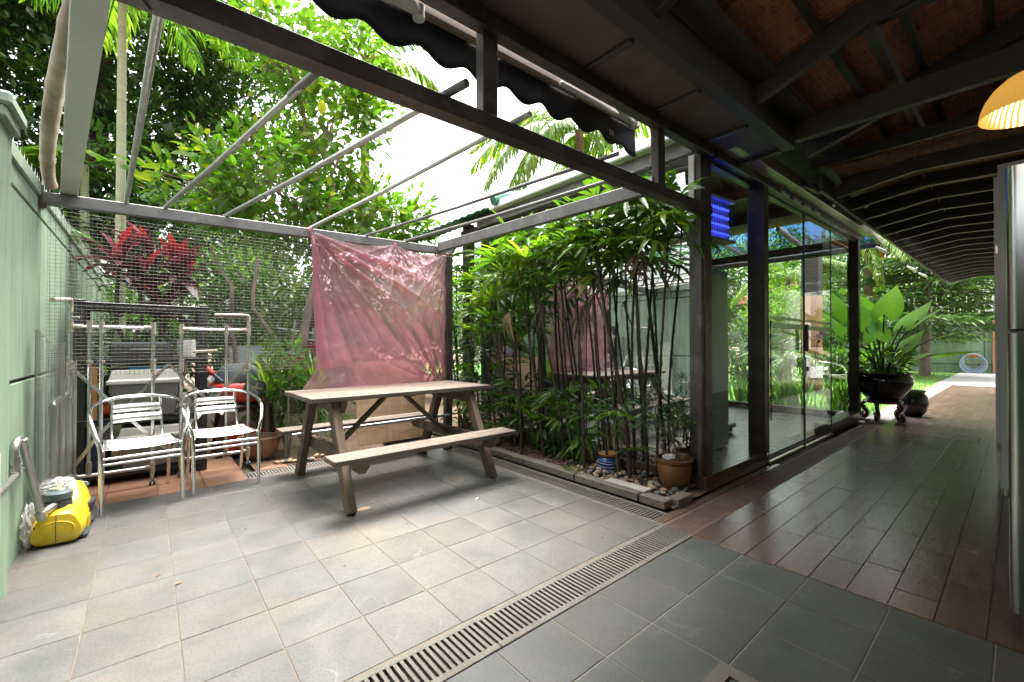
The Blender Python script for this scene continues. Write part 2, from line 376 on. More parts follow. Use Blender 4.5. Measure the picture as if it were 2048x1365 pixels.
M['roomwall'] = pm('dark_room_wall', (.055, .06, .05), (.04, .043, .037), 2, .8)
M['concrete'] = pm('pale_concrete', (.42, .42, .40), (.34, .34, .32), 4, .85, bump=.2)
M['bark'] = pm('bark', (.20, .155, .115), (.10, .078, .055), 14, .9, bump=.7, bscale=40, stretch=(1, 1, .35))
M['barkdark'] = pm('dark_bark', (.075, .055, .042), (.035, .026, .02), 14, .9, bump=.7, bscale=40, stretch=(1, 1, .35))
M['palmtrunk'] = pm('palm_trunk', (.32, .36, .22), (.22, .25, .15), 5, .6, bump=.15, stretch=(.5, .5, 6))
M['cane'] = pm('fibrous_cane', (.065, .042, .028), (.025, .017, .012), 40, .9, bump=.9, bscale=60, stretch=(1, 1, .5))
M['stemg'] = pm('green_stem', (.13, .22, .05), (.08, .15, .035), 8, .5)
M['stemd'] = pm('dark_stem', (.06, .045, .05), (.035, .03, .03), 8, .45)
M['l_lime'] = leafm('leaf_bright_green', (.075, .19, .025), (.15, .31, .04), (.34, .37, .05), .5)
M['l_mid'] = leafm('leaf_mid_green', (.055, .145, .025), (.09, .215, .03), (.20, .28, .045), .42)
M['l_dark'] = leafm('leaf_dark_green', (.030, .088, .022), (.06, .145, .028), (.14, .25, .04), .36)
M['l_rhapis'] = leafm('leaf_lady_palm', (.10, .225, .028), (.19, .345, .036), (.42, .48, .05), .52, .3, .5)
M['l_rhapis_d'] = leafm('leaf_lady_palm_dark', (.055, .145, .026), (.10, .22, .032), (.17, .28, .04), .45, .28, .5)
M['l_dry'] = leafm('leaf_dry', (.33, .21, .12), (.24, .14, .08), (.42, .32, .2), .3, .6, .2, tint=(1.2, 1.0, .7))
M['l_coco'] = leafm('leaf_coconut', (.12, .24, .035), (.19, .32, .05), (.50, .46, .10), .42)
M['l_red'] = leafm('leaf_red', (.20, .02, .035), (.40, .035, .06), (.62, .07, .10), .35, .3, .5, tint=(1.4, .6, .6))
M['l_purple'] = leafm('leaf_purple', (.075, .022, .032), (.14, .04, .05), (.26, .07, .08), .3, .32, .5, tint=(1.2, .7, .7))
M['l_ear'] = leafm('leaf_elephant_ear', (.18, .42, .018), (.26, .52, .03), None, .55, .55, .2)
M['l_conif'] = leafm('needles', (.045, .11, .028), (.08, .165, .035), (.13, .2, .05), .3, .5)
M['l_grass'] = leafm('grass_blade', (.12, .27, .035), (.19, .36, .05), (.30, .38, .09), .45)
M['lawn'] = pm('lawn_ground', (.12, .25, .04), (.08, .18, .03), 9, .9, bump=.5, bscale=60)
M['ppl'] = pm('magenta_petal', (.30, .02, .16), (.2, .012, .1), 5, .5)
# ------------------------------------------------------------------ ground and paving
def zt(x): return .02 * (x - 1.2)
def struct(o): o['kind'] = 'structure'; return o
def sheet(name, x0, x1, y0, y1, z, mat, n=1):
    V = []; F = []
    for j in range(n + 1):
        for i in range(n + 1): V.append((x0 + (x1 - x0) * i / n, y0 + (y1 - y0) * j / n, z))
    for j in range(n):
        for i in range(n): F.append((j * (n + 1) + i, j * (n + 1) + i + 1, (j + 1) * (n + 1) + i + 1, (j + 1) * (n + 1) + i))
    return link(name, Bld().add(V, F).mesh(name), mat)
struct(sheet('ground', -150, 250, -150, 250, -.06, M['earth']))
bedf = struct(link('covered_paving', Bld().box((.68, .30, -.0278), (3.65, 1.96, .05)).mesh('grout_bed'), M['grout_pale']))
bed = struct(link('patio_paving', Bld().box((1.0, 2.89, -.0278), (3.1, 2.82, .05)).mesh('grout_bed'), M['grout']))
TX = [-.2 + .3005 * k for k in range(-1, 10)]; TY = [1.503 + .3085 * k for k in range(10)]
def tile_mesh(w, l, h=.018, ch=.0022):
    return Bld().box((0, 0, -h / 2), (w, l, h), None, ch).mesh('tile')
G = .0036
tm = tile_mesh(.3005 - G, .3085 - G)
def put_tile(me, x, y, name='tile', z=0.0, parent=bed, mat=None):
    o = link(name, me, mat or M['tile'], parent, (x, y, z + random.uniform(-.0008, .0006)), (random.uniform(-.002, .002), random.uniform(-.002, .002), 0)); return o
for i in range(10):
    for j in range(9): put_tile(tm, (TX[i] + TX[i + 1]) / 2, (TY[j] + TY[j + 1]) / 2)
edge = tile_mesh(.042, .3085 - G); em = M['kerb']
for j in range(-1, 9): put_tile(edge, -.5235, TY[0] + .3085 * (j + .5))
YF = [.995 - .3085 * k for k in range(4)]
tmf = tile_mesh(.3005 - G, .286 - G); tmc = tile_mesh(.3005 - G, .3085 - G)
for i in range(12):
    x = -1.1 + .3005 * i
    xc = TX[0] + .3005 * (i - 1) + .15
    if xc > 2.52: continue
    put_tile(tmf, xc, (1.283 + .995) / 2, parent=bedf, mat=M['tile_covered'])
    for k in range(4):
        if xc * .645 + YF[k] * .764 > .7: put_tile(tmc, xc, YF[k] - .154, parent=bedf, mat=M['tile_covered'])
# rust rings and splash marks left on the paving
def ring(x, y, r, w, name='rust_ring'):
    b = Bld(); n = 40
    for k in range(n):
        a, c = 2 * math.pi * k / n, 2 * math.pi * (k + 1) / n
        b.add([(x + (r + s) * math.cos(t), y + (r + s) * math.sin(t), .0022) for s, t in ((-w, a), (w, a), (w * .7, c), (-w * .7, c))], [(0, 1, 2, 3)])
    part(name, b, M['rust'], bed)
M['rust'] = pm('rust_stain', (.36, .22, .12), (.30, .24, .17), 40, .7)
ring(1.985, 3.13, .075, .0035); ring(1.33, 3.06, .07, .002)

# inspection cover in the near right corner
fr = Bld()
for (a, b_, w, h) in ((1.43, .70, .30, .05), (1.43, .36, .30, .05)): fr.box((a, b_, -.006), (w, h, .014))
cov = struct(link('inspection_cover', Bld().box((1.42, .50, -.008), (.24, .30, .016), None, .003).mesh('c'), M['dgrey']))
cov.data.materials.clear(); cov.data.materials.append(pm('dark_granite', (.075, .08, .082), (.045, .05, .05), 90, .6, bump=.3))
cov.location = (0, 0, .004)
part('cover_frame', Bld().box((1.42, .683, -.004), (.34, .05, .016)).box((1.275, .50, -.004), (.05, .316, .016)).box((1.565, .50, -.004), (.05, .316, .016)), M['grate'], cov)

# drains: cast grates with real slots
def grate_mesh(L=.5, W=.212, pitch=.0262, slot=.0125, rail=.030, h=.014):
    b = Bld(); L2 = L - .003
    b.box((0, W / 2 - rail / 2, -h / 2), (L2, rail, h), None, .002); b.box((0, -W / 2 + rail / 2, -h / 2), (L2, rail, h), None, .002)
    n = int(L2 / pitch); off = (L2 - n * pitch) / 2
    e = off + (pitch - slot) / 2
    xs = [-L2 / 2 + off + pitch * k for k in range(n + 1)]
    for k, x in enumerate(xs):
        w = pitch - slot
        b.box((x, 0, -h / 2 - .0006), (w if 0 < k < n else w * 1.0, W - 2 * rail + .002, h - .001))
    return b.mesh('grate')
gm = grate_mesh(); gmr = grate_mesh(pitch=.0205, slot=.008); gmf = grate_mesh(pitch=.0262, slot=.009)
def drain(name, x0, y0, length, axis, mesh, mat, label):
    n = int(round(length / .5))
    if axis == 0: b = Bld().box((x0 + length / 2, y0, -.052), (length, .222, .04))
    else: b = Bld().box((x0, y0 + length / 2, -.052), (.222, length, .04))
    d = struct(part(name, b, M['dark']))
    me = mesh.copy(); me.materials.clear(); me.materials.append(mat)
    for k in range(n):
        if axis == 0: link('grate', me, mat, d, (x0 + .5 * (k + .5), y0, -.001 + random.uniform(-.001, .001)), (0, 0, random.uniform(-.003, .003)))
        else: link('grate', me, mat, d, (x0, y0 + .5 * (k + .5), -.001 + random.uniform(-.001, .001)), (0, 0, math.pi / 2 + random.uniform(-.003, .003)))
    return d
drain('drain_channel', -.46, 1.394, 3.0, 0, gm, M['grate'], '')
drain('drain_channel', 2.545, 1.394, 6.0, 0, gmr, M['grate_red'], '')
drain('drain_channel', 2.617, 1.53, 2.5, 1, gm, M['grate'], '')
drain('drain_channel', .62, 4.40, 2.0, 0, gmf, M['grate'], '')
# terracotta paving at the back left, under shelf and rack
bt = struct(link('terracotta_paving', Bld().box((.05, 5.6, -.033), (1.2, 2.62, .046)).mesh('b'), M['grout']))
tt = tile_mesh(.3 - G, .3 - G)
for i in range(4):
    for j in range(9): put_tile(tt, -.39 + .3 * i, 4.435 + .3 * j, parent=bt, mat=M['terracotta'])
tt2 = tile_mesh(.3 - G, .3 - G)
o = put_tile(tt2, .93, 4.72, parent=bt, mat=M['terracotta'], z=-.012)
struct(link('back_slab', Bld().box((1.58, 4.285, -.03), (1.85, .012, .05)).mesh('s'), M['kerb']))
# wood-look planks of the covered walkway
wk = struct(link('walkway_paving', Bld().box((10.08, .32, -.033), (15.14, 1.92, .046)).mesh('b'), M['dark']))
WY = [.094 + .149 * k for k in range(-2, 9)]
pmesh = {}
def pl_mesh(L):
    k = round(L, 2)
    if k not in pmesh: pmesh[k] = Bld().box((0, 0, -.009), (k - .0055, .149 - .0025, .018), None, .0014).mesh('plank')
    return pmesh[k]
for j in range(len(WY) - 1):
    x = 2.508; first = [.35, .62, .5, .2, .42][j % 5]
    k = 0
    while x < 17.6:
        L = first if k == 0 else .62
        if x + L > 17.65: L = round(17.65 - x, 2)
        if L < .05: break
        link('plank', pl_mesh(L), M['wplank'], wk, (x + L / 2, (WY[j] + WY[j + 1]) / 2, random.uniform(-.0008, .0005)), (0, random.uniform(-.001, .001), 0))
        x += L; k += 1
cf = Bld()
for (x, y, w, h) in ((7.45, .58, .012, .5), (7.85, .58, .012, .5), (7.65, .33, .4, .006), (7.65, .83, .4, .006)): cf.box((x, y, .001), (w, h, .002))
part('cover_joint', cf, M['dark'], wk)
struct(link('threshold', Bld().box((3.6, 1.536, -.012), (2.1, .066, .024)).mesh('t'), M['wplank']))
struct(link('far_driveway', Bld().box((23.2, -1.2, -.03), (11.0, 5.7, .05)).mesh('d'), M['concrete']))
struct(link('lawn_kerb', Bld().box((13.6, 1.44, -.028), (10.0, .30, .05)).mesh('k'), pm('pale_path', (.46, .36, .27), (.36, .28, .2), 3, .8, bump=.2)))
struct(sheet('lawn', 8.75, 40, 1.62, 22, -.02, M['lawn']))
# planting bed: soil mound in front of the side glass
def mound(name, x0, x1, y0, y1, z0, amp, mat, n=40):
    V = []; F = []
    for j in range(n + 1):
        for i in range(n + 1):
            x = x0 + (x1 - x0) * i / n; y = y0 + (y1 - y0) * j / n
            V.append((x, y, z0 + amp * (math.sin(x * 13.1 + y * 4) * math.cos(y * 9.3 - x * 5) * .5 + random.uniform(-.5, .5) * .5)))
    for j in range(n):
        for i in range(n): F.append((j * (n + 1) + i, j * (n + 1) + i + 1, (j + 1) * (n + 1) + i + 1, (j + 1) * (n + 1) + i))
    return struct(link(name, Bld().add(V, F).mesh(name, 180), mat))
soil = mound('planting_bed', 2.80, 3.37, 1.565, 6.2, .022, .02, M['soil'])
soil2 = mound('back_garden_bed', .76, 8, 4.56, 16, -.01, .03, M['soil'], 60)
# concrete kerb stones with dotted drill holes, one thing each
def kerbstone(name, label, x, y0, y1, h=.062, w=.095, rz=0, xl=None):
    t = thing(name, label, 'kerb stone', (x, (y0 + y1) / 2, 0), rz, 'concrete kerb stones edging the planting bed')
    L = y1 - y0
    part('block', Bld().box((0, 0, h / 2), (w, L - .008, h), None, .006), M['kerb'], t)
    for k in range(int(L / .09)):
        part('drill_hole', Bld().lathe([(0.0, 0), (.0055, 0), (.0055, -.003)], (-w / 2 - .0012, -L / 2 + .06 + .09 * k, h * .72), 8, Matrix.Rotation(-math.pi / 2, 3, 'Y')), M['dark'], t)
    return t
kerbstone('kerb_stone', 'small chipped kerb stone ending the row beside the walkway', 2.795, 1.60, 1.815)
kerbstone('kerb_stone', 'long kerb stone with a white tile lying on it', 2.795, 1.82, 2.44)
kerbstone('kerb_stone', 'long kerb stone with a tuft of clover growing at its top', 2.795, 2.445, 3.09)
kerbstone('kerb_stone', 'kerb stone in front of the picnic table right foot', 2.795, 3.095, 3.66)
kerbstone('kerb_stone', 'kerb stone at the back end behind the table', 2.795, 3.665, 4.25)
t = thing('kerb_stone', 'short kerb stone lying crosswise beside the brown pot', 'kerb stone', (2.95, 1.60, 0), 0, 'concrete kerb stones edging the planting bed')
part('block', Bld().box((0, 0, .032), (.20, .085, .064), None, .006), M['kerb'], t)
wtile = tag(part('broken_tile', Bld().box((0, 0, 0), (.10, .36, .012), None, .001), pm('pale_tile', (.62, .58, .50), None, 5, .4)), 'cream offcut tile lying on the kerb by pebbles', 'tile')
wtile.location = (2.835, 1.97, .070); wtile.rotation_euler = (0, 0.03, .03)

# ------------------------------------------------------------------ boundary wall on the left
bw = thing('boundary_wall', 'pale green boundary wall with grooved panels and white spikes along the left side', 'wall', (-.6, 4, 0), world=True)
XW = -.545
part('wall_body', Bld().box((-.665, 7.0, 1.04), (.20, 22.0, 2.2)), M['groove'], bw)
segs = [(-4.0, 2.83), (3.0, 4.13), (4.145, 4.405), (4.42, 6.10), (6.115, 6.42), (6.435, 8.1), (8.115, 8.4), (8.415, 10.2), (10.215, 10.5), (10.515, 13), (13.015, 18)]
for (a, b_) in segs:
    for (z0, z1) in ((-.05, .945), (.965, 1.975), (1.992, 2.10)):
        part('panel', Bld().box((-.555, (a + b_) / 2, (z0 + z1) / 2), (.02, b_ - a, z1 - z0), None, .004), M['greenwall'], bw)
part('coping', Bld().box((-.65, 10.55, 2.15), (.24, 14.9, .09), None, .008), M['greentrim'], bw, bevel=0)
sp = Bld()
sm = Bld().add([(-.012, -.003, 0), (.012, -.003, 0), (.012, .003, 0), (-.012, .003, 0), (0, 0, .12)], [(0, 1, 4), (1, 2, 4), (2, 3, 4), (3, 0, 4), (3, 2, 1, 0)]).mesh('spike')
for k in range(96):
    link('spike', sm, M['spike'], bw, (-.575, 3.2 + .095 * k, 2.194), (random.uniform(-.05, .05), random.uniform(-.08, .02), math.pi / 2))
part('pillar', Bld().box((-.59, 2.955, 1.05), (.18, .25, 2.16)), M['greenwall'], bw)
part('pillar_cap', Bld().box((-.58, 2.955, 2.165), (.21, .28, .05), None, .006).box((-.575, 2.955, 2.218), (.24, .31, .056), None, .01), M['greentrim'], bw)
dp = tag(part('white_duct', Bld().box((0, 0, .36), (.045, .30, .72), None, .008), M['white']), 'white rectangular duct at the foot of the green pillar', 'duct'); dp.location = (-.478, 2.53, 0)

# ------------------------------------------------------------------ mesh fence and pergola frame
fence = thing('mesh_fence', 'brown steel frame with galvanised square wire mesh across the back of the patio', 'fence', (1, 4.1, 0), world=True)
FY = 4.1
def fz(x): return 2.065 + .0265 * (x + .545)
part('top_beam', Bld().bar((-.54, FY, fz(-.54) + .04), (2.575, FY, fz(2.575) + .04), .06, .08, ch=.004), M['steelgrey'], fence)
part('post', Bld().box((2.535, FY, 1.065), (.08, .07, 2.13), None, .004), M['steel'], fence)
part('bracket', Bld().box((-.535, FY - .005, 2.10), (.014, .11, .12)).box((-.522, FY - .035, 2.05), (.03, .012, .03)), M['steel'], fence)
wm = Bld(); r = .00105
def wire(b, p0, p1, r):
    d = Vector(p1) - Vector(p0)
    b.tube([p0, p1], r, 4, cap=False)
y0 = FY + .034; n = int(3.0 / .025)
for k in range(n + 1):
    x = -.50 + .025 * k; wire(wm, (x + random.uniform(-.002, .002), y0, .935 + .002 * math.sin(k)), (x, y0, fz(x)), r)
for k in range(int(1.14 / .025)):
    z = .945 + .025 * k; pts = [(-.515 + 3.03 * i / 8, y0 - .002 + .006 * math.sin(i * 1.3 + k * .3), z + .0016 * math.sin(i * 2.1 + k)) for i in range(9)]; wm.tube(pts, r, 4, cap=False)
part('wire_mesh', wm, M['wire'], fence)

perg = thing('pergola_frame', 'open brown steel pergola frame over the patio with round metal poles', 'pergola', (1, 1.6, 0), world=True)
def pz(x): return 2.12 + .0155 * x
part('front_beam', Bld().bar((-1.6, 1.595, pz(-1.6) + .035), (3.37, 1.595, pz(3.37) + .035), .085, .07, ch=.004), M['steel'], perg)
for x in (-.3, 1.20, 2.665):
    part('strut', Bld().box((x, 1.60, (pz(x) + .07 + 2.665 + zt(x)) / 2), (.085, .06, 2.665 + zt(x) - pz(x) - .07), None, .003), M['steel'], perg)
part('eave_beam', Bld().bar((-1.6, 1.58, 2.63 + zt(-1.6)), (3.4, 1.58, 2.63 + zt(3.4)), .07, .07, ch=.004), M['steel'], perg)
part('side_beam', Bld().bar((2.40, 4.06, 2.205), (2.63, 1.66, 2.235), .055, .095, ch=.004), M['steelgrey'], perg)
part('side_beam_end', Bld().box((2.645, 1.625, 2.25), (.075, .03, .10)), M['palu'], perg)
poles = [((.013, 1.85), (-.13, 4.1), .019, 'galv'), ((.50, 1.72), (.08, 4.1), .019, 'galv'), ((.985, 1.45), (.46, 4.1), .021, 'galv'), ((1.345, 1.46), (1.10, 4.1), .018, 'palu'),
         ((2.02, 1.46), (1.60, 4.1), .016, 'steelgrey'), ((2.35, 1.46), (2.02, 4.1), .018, 'steelgrey')]
for (a, b_, rr, mm) in poles:
    rr *= .74
    za = pz(a[0]) + .07 + rr; zb = fz(b_[0]) + .08 + rr
    a = Vector((a[0], a[1], za)); b2 = Vector((b_[0], b_[1] + .05, zb))
    if a.y > 1.8: a = a + (a - b2).normalized() * .9
    part('pole', Bld().tube([a, a + (b2 - a) * .5 + Vector((0, 0, -.012)), b2], rr, 14), M[mm], perg, smooth=50)
    if mm == 'galv': part('pole_sleeve', Bld().tube([a, a + (b2 - a) * .11], rr * 1.12, 14), M['steelgrey'], perg, smooth=50)
tag(plank('metal_plank', (-.155 + .07, 1.35, 2.225), (-.415, 4.14, 2.165), .085, .03, M['palu'], None, ch=.003), 'flat pale metal plank lying across the pergola by the wall', 'plank')
bb = Bld(); pts = []; rad = []
for k in range(41):
    s = k / 40; y = 4.14 - 2.9 * s; x = -.50 - .012 * math.sin(s * 3.1) + .47 * s ** 1.25; nod = .0035 if k % 7 == 0 else 0
    pts.append((x, y, 2.175 + .036 + .07 * s)); rad.append(.031 + .002 * s + nod)
tag(part('bamboo_pole', bb.tube(pts, rad, 16), M['bamboo'], smooth=50), 'thick weathered bamboo pole resting beside the metal plank', 'pole')
coil = Bld()
for q in range(3):
    coil.tube([(-.01 + .03 * math.cos(a), 1.595 + .06 * math.cos(a), pz(0) + .06 + .062 * math.sin(a) + q * .004 + .006 * q * math.cos(a * 2)) for a in [k * 2 * math.pi / 24 for k in range(24)]], .0028, 6, closed=True)
tag(part('cable_coil', coil, M['dgrey'], smooth=60), 'loop of dark cable wound round the front beam end', 'cable')

# ------------------------------------------------------------------ veranda roof over the camera
vr = thing('veranda_roof', 'dark timber veranda roof with clay tiles and brown soffit above the walkway', 'roof', (4, 0, 2.7), world=True)
for k in range(8):
    x0 = -1.6 + .7 * k - .05; x1 = min(x0 + .7, 3.9)
    part('soffit_panel', Bld().bar((x0 + .002, 1.43, 2.69 + zt(x0)), (x1 - .002, 1.43, 2.69 + zt(x1)), .37, .02), M['soffit'], vr)
    part('soffit_batten', Bld().box((x1, 1.43, 2.668 + zt(x1)), (.04, .36, .024), None, .003), M['steel'], vr)
part('fascia_beam', Bld().bar((-2, 1.20, 2.77 + zt(-2)), (3.95, 1.20, 2.77 + zt(3.95)), .09, .20, ch=.004), M['rafter'], vr)
SL = .33
def rz(x, y): return 2.90 + SL * (1.2 - y) + .6 * zt(x)
for x in [.66 - 1.25, .66, 1.91, 3.16, 4.41, 5.66, 6.91, 8.16]:
    part('rafter', Bld().bar((x, 1.22, rz(x, 1.22) - .07), (x, -3.2, rz(x, -3.2) - .07), .06, .15, ch=.004), M['rafter'], vr)
for x in (3.24, 5.74, 8.24):
    part('tie_beam', Bld().bar((x, 1.2, 3.05 + zt(x)), (x, -3.2, 3.05 + zt(x)), .06, .13, ch=.004), M['rafter'], vr)
part('tie_beam', Bld().bar((3.95, 1.3, 2.80 + zt(3.95)), (3.95, -3.2, 2.80 + zt(3.95)), .07, .16, ch=.004), M['rafter'], vr)
part('tie_beam', Bld().bar((4.9, 1.3, 2.82 + zt(4.9)), (4.9, -3.2, 2.86 + zt(4.9)), .05, .10, ch=.004), M['rafter'], vr)
for (xa, xb) in ((3.16, 5.66), (5.66, 8.16)):
    part('brace', Bld().bar((xa, -.35, 2.98 + zt(xa)), (xb, -.35, 3.34 + zt(xb)), .05, .09), M['rafter'], vr)
    part('brace', Bld().bar((xa, .55, 2.95 + zt(xa)), (xb, .55, 2.95 + zt(xb)), .05, .10), M['rafter'], vr)
part('eave_cover_board', Bld().bar((-1.5, 1.10, rz(-1.5, 1.10) - .02), (8.4, 1.10, rz(8.4, 1.10) - .02), .16, .05), M['rafter'], vr)  # dark board added to hide the brightly lit tile strip at the eave
ys = [1.12 - .335 * k for k in range(12)]
for y in ys:
    part('batten', Bld().bar((-1.5, y, rz(-1.5, y) + .022), (8.4, y, rz(8.4, y) + .022), .045, .035), M['rafter'], vr)
# each clay tile: ribbed slab with rolled edge, seen from beneath
tb = Bld(); w, l = .205, .375
tb.box((0, 0, 0), (w - .014, l, .014))
for q in (-.055, 0.0, .055): tb.box((q, 0, -.009), (.012, l * .9, .008))
tb.box((w / 2 - .016, 0, -.010), (.022, l, .016)); tb.box((0, l / 2 - .02, -.010), (w - .04, .022, .012))
tme = tb.mesh('roof_tile'); sang = math.atan(SL)
for j in range(len(ys) - 1):
    yc = (ys[j] + ys[j + 1]) / 2
    for i in range(26):
        x = .1 + w * i
        if j > 8: continue
        u_ = (yc * .764 + x * .645)
        link('roof_tile', tme, M['rooftile'], vr, (x + random.uniform(-.003, .003), yc, rz(x, yc) + .055 + random.uniform(-.003, .003)), (-sang + .05, .012, random.uniform(-.006, .006)))
part('roof_covering', Bld().bar((-3, -1.0, rz(-3, -1.0) + .12), (16.0, -1.0, rz(16.0, -1.0) + .12), 4.75, .03, up=(0, SL, 1)), M['rooftile'], vr)  # plain sheet over the tiles, added to block light from above
# far stretch: joists along y
for k in range(18):
    x = 5.4 + .62 * k; zz = 2.72 + .012 * (x - 5.4)
    part('joist', Bld().bar((x, 1.22, zz), (x, .62, zz + .10), .05, .13).bar((x, .62, zz + .10), (x, -1.3, zz + .02), .05, .13), M['rafter'], vr)
part('far_boarding', Bld().bar((5.2, 0, 2.93), (16.2, 0, 3.06), 2.46, .02), M['rooftile'], vr)
part('soffit_panel', Bld().box((6.1, 1.49, 3.0), (4.5, .62, .03)), M['rafter'], vr)
part('eave_board', Bld().bar((5.0, 1.25, 2.74 + .012 * -.4), (16.2, 1.25, 2.74 + .012 * 10.8), .03, .17), M['rafter'], vr)
part('house_wall', Bld().box((6.0, -1.75, 1.7), (24, .1, 3.6)), pm('cream_house_wall', (.72, .70, .64), (.66, .64, .58), 2, .8), None).name = 'house_wall'  # unseen wall, added to block back light and bounce fill under the roof
hw = bpy.data.objects['house_wall']; tag(hw, 'cream house wall behind the refrigerator and cabinet', 'wall')
# ------------------------------------------------------------------ awning rolled up under the eave
aw = thing('retractable_awning', 'rolled up navy awning with scalloped valance hanging under the eave', 'awning', (2, 1.8, 2.6), world=True)
AX0, AX1 = -.6, 2.93
def az(x): return 2.84 + .022 * (x - 1.2)
part('front_rail', Bld().bar((AX0, 1.93, az(AX0)), (AX1, 1.93, az(AX1)), .05, .06, ch=.01), M['bronze'], aw)
part('fabric_roll', Bld().tube([(AX0, 1.80, az(AX0) + .03), (AX1, 1.80, az(AX1) + .03)], .055, 16), M['awning'], aw, smooth=50)
part('cassette', Bld().bar((AX0, 1.715, az(AX0) - .02), (AX1, 1.715, az(AX1) - .02), .03, .16, ch=.008), M['bronze'], aw)
vb = Bld(); n = 220; rows = 5; V = []; Fq = []
for i in range(n + 1):
    x = AX0 + (AX1 - AX0) * i / n
    drop = .20 + .026 * math.cos((x - .05) * 2 * math.pi / .285) + (.02 if i > n * .93 else 0)
    for j in range(rows + 1):
        s = j / rows; V.append((x, 1.958 + .010 * math.sin(x * 22 + s * 2) * s + .006 * math.sin(x * 9.7), az(x) - drop * s))
for i in range(n):
    for j in range(rows): a = i * (rows + 1) + j; Fq.append((a, a + 1, a + rows + 2, a + rows + 1))
vo = part('valance', vb.add(V, Fq), M['awning'], aw, smooth=180); md = vo.modifiers.new('s', 'SOLIDIFY'); md.thickness = .003
part('folding_arm', Bld().bar((.55, 1.70, az(.5) - .05), (1.00, 1.89, az(1.0) - .06), .05, .035, ch=.008).bar((.35, 1.88, az(.3) - .055), (1.00, 1.89, az(1.0) - .06), .035, .03, ch=.006).tube([(1.0, 1.89, az(1.0) - .09), (1.0, 1.89, az(1.0) - .03)], .03, 16), M['whitealu'], aw, smooth=40)
part('folding_arm', Bld().bar((2.05, 1.71, az(2.0) + .0), (2.78, 1.90, az(2.8) - .03), .045, .03, ch=.008).bar((2.0, 1.89, az(2) - .03), (2.83, 1.90, az(2.8) - .03), .03, .026, ch=.006).tube([(2.83, 1.90, az(2.8) - .06), (2.83, 1.90, az(2.8))], .027, 16), M['whitealu'], aw, smooth=40)
part('care_label', Bld().box((2.62, 1.9535, az(2.6) - .14), (.06, .002, .045)), pm('cloth_label', (.30, .22, .12), None, 5, .8), aw)

# ------------------------------------------------------------------ glass room
gr = thing('glass_room', 'glass walled garden room with dark bronze posts and frameless sliding doors', 'room', (3.3, 1.6, 0), world=True)
XG = 3.352; BY = 4.9; XE = 8.38
M['deck'] = tilem('room_floor_plank', (.20, .135, .095), (.13, .085, .06), None, None, .3, grain=(9, 1.0, 9), rand=.12)
part('floor_base', Bld().box(((XG + XE) / 2 + .05, (1.66 + BY) / 2, -.035), (XE - XG, BY - 1.66, .05)), M['dark'], gr)
fpm = Bld().box((0, 0, -.008), (.146, BY - 1.72, .016), None, .002).mesh('floor_plank')
for k in range(32):
    o = link('floor_plank', fpm, M['deck'], gr); o.location = (3.56 + .149 * k, (1.70 + BY) / 2, .0)
part('plinth', Bld().bar((3.405, 1.75, .06), (3.31, 4.9, .06), .16, .12, ch=.006), M['wplank'], gr)
part('plinth', Bld().box((3.93, 1.665, .06), (1.26, .17, .125), None, .006), M['wplank'], gr)
part('plinth', Bld().box((7.62, 1.665, .065), (1.95, .17, .13), None, .006), M['wplank'], gr)
part('plinth', Bld().box((XE, 3.25, .05), (.16, 3.2, .10), None, .006), M['wplank'], gr)
def post(x, y, z0, z1, w=.12, d=.12, mat='steel'): part('post', Bld().box((x, y, (z0 + z1) / 2), (w, d, z1 - z0), None, .004), M[mat], gr)
post(3.40, 1.665, .12, 2.74, .12, .13); post(3.335, 1.70, 2.14, 2.74, .03, .05, 'palu'); post(4.51, 1.64, .12, 2.78, .11, .15); post(8.36, 1.67, .12, 2.86, .12, .14)
post(XE, BY, 0, 2.86); post(3.36, BY, 0, 2.8)
part('corner_channel', Bld().box((3.315, 1.625, 1.42), (.05, .04, 2.6), None, .003), M['steel'], gr)
part('header', Bld().bar((3.56, 1.50, 2.80 + zt(3.56) - .06), (8.45, 1.50, 2.80 + zt(8.45) - .06), .12, .12, ch=.003), M['bronze'], gr)
part('track', Bld().bar((3.48, 1.605, 2.72 + zt(3.5) - .06), (8.4, 1.605, 2.72 + zt(8.4) - .06), .085, .09, ch=.003), M['steel'], gr)
for k in range(4): part('roller_clip', Bld().box((5.0 + .36 * k, 1.555, 2.68 + zt(5 + .36 * k) - .045), (.22, .018, .03), None, .003), M['whitealu'], gr)
part('top_rail', Bld().bar((3.46, 1.66, 2.66 + zt(3.5)), (8.4, 1.66, 2.66 + zt(8.4)), .06, .14), M['steel'], gr)
part('sensor', Bld().box((6.25, 1.435, 2.80 + zt(6.25) - .06), (.11, .03, .06), None, .01), M['bronze'], gr)
def pane(name, p0, p1, z0, z1, mat, th=.008, **k):
    p0, p1 = Vector((*p0, 0)), Vector((*p1, 0)); d = (p1 - p0)
    # single sheet pane: two layers would double the film
    v = [(p0.x, p0.y, z0), (p1.x, p1.y, z0), (p1.x, p1.y, z1), (p0.x, p0.y, z1)]
    return part(name, Bld().add(v, [(0, 1, 2, 3)]), mat, gr)
for (a, b_) in ((1.70, 2.78), (2.785, 3.86), (3.865, BY - .06)): pane('side_pane', (XG - .03 * (a - 1.7), a), (XG - .03 * (b_ - 1.7), b_), .12, 2.66, M['glass_side'])
for y in (2.7825, 3.8625): part('pane_joint', Bld().box((XG - .03 * (y - 1.7), y, 1.39), (.012, .006, 2.5)), M['dgrey'], gr)
pane('fixed_pane', (3.46, 1.645), (4.46, 1.645), .125, 2.66, M['glass']); pane('fixed_pane', (6.70, 1.66), (8.30, 1.66), .13, 2.72, M['glass'])
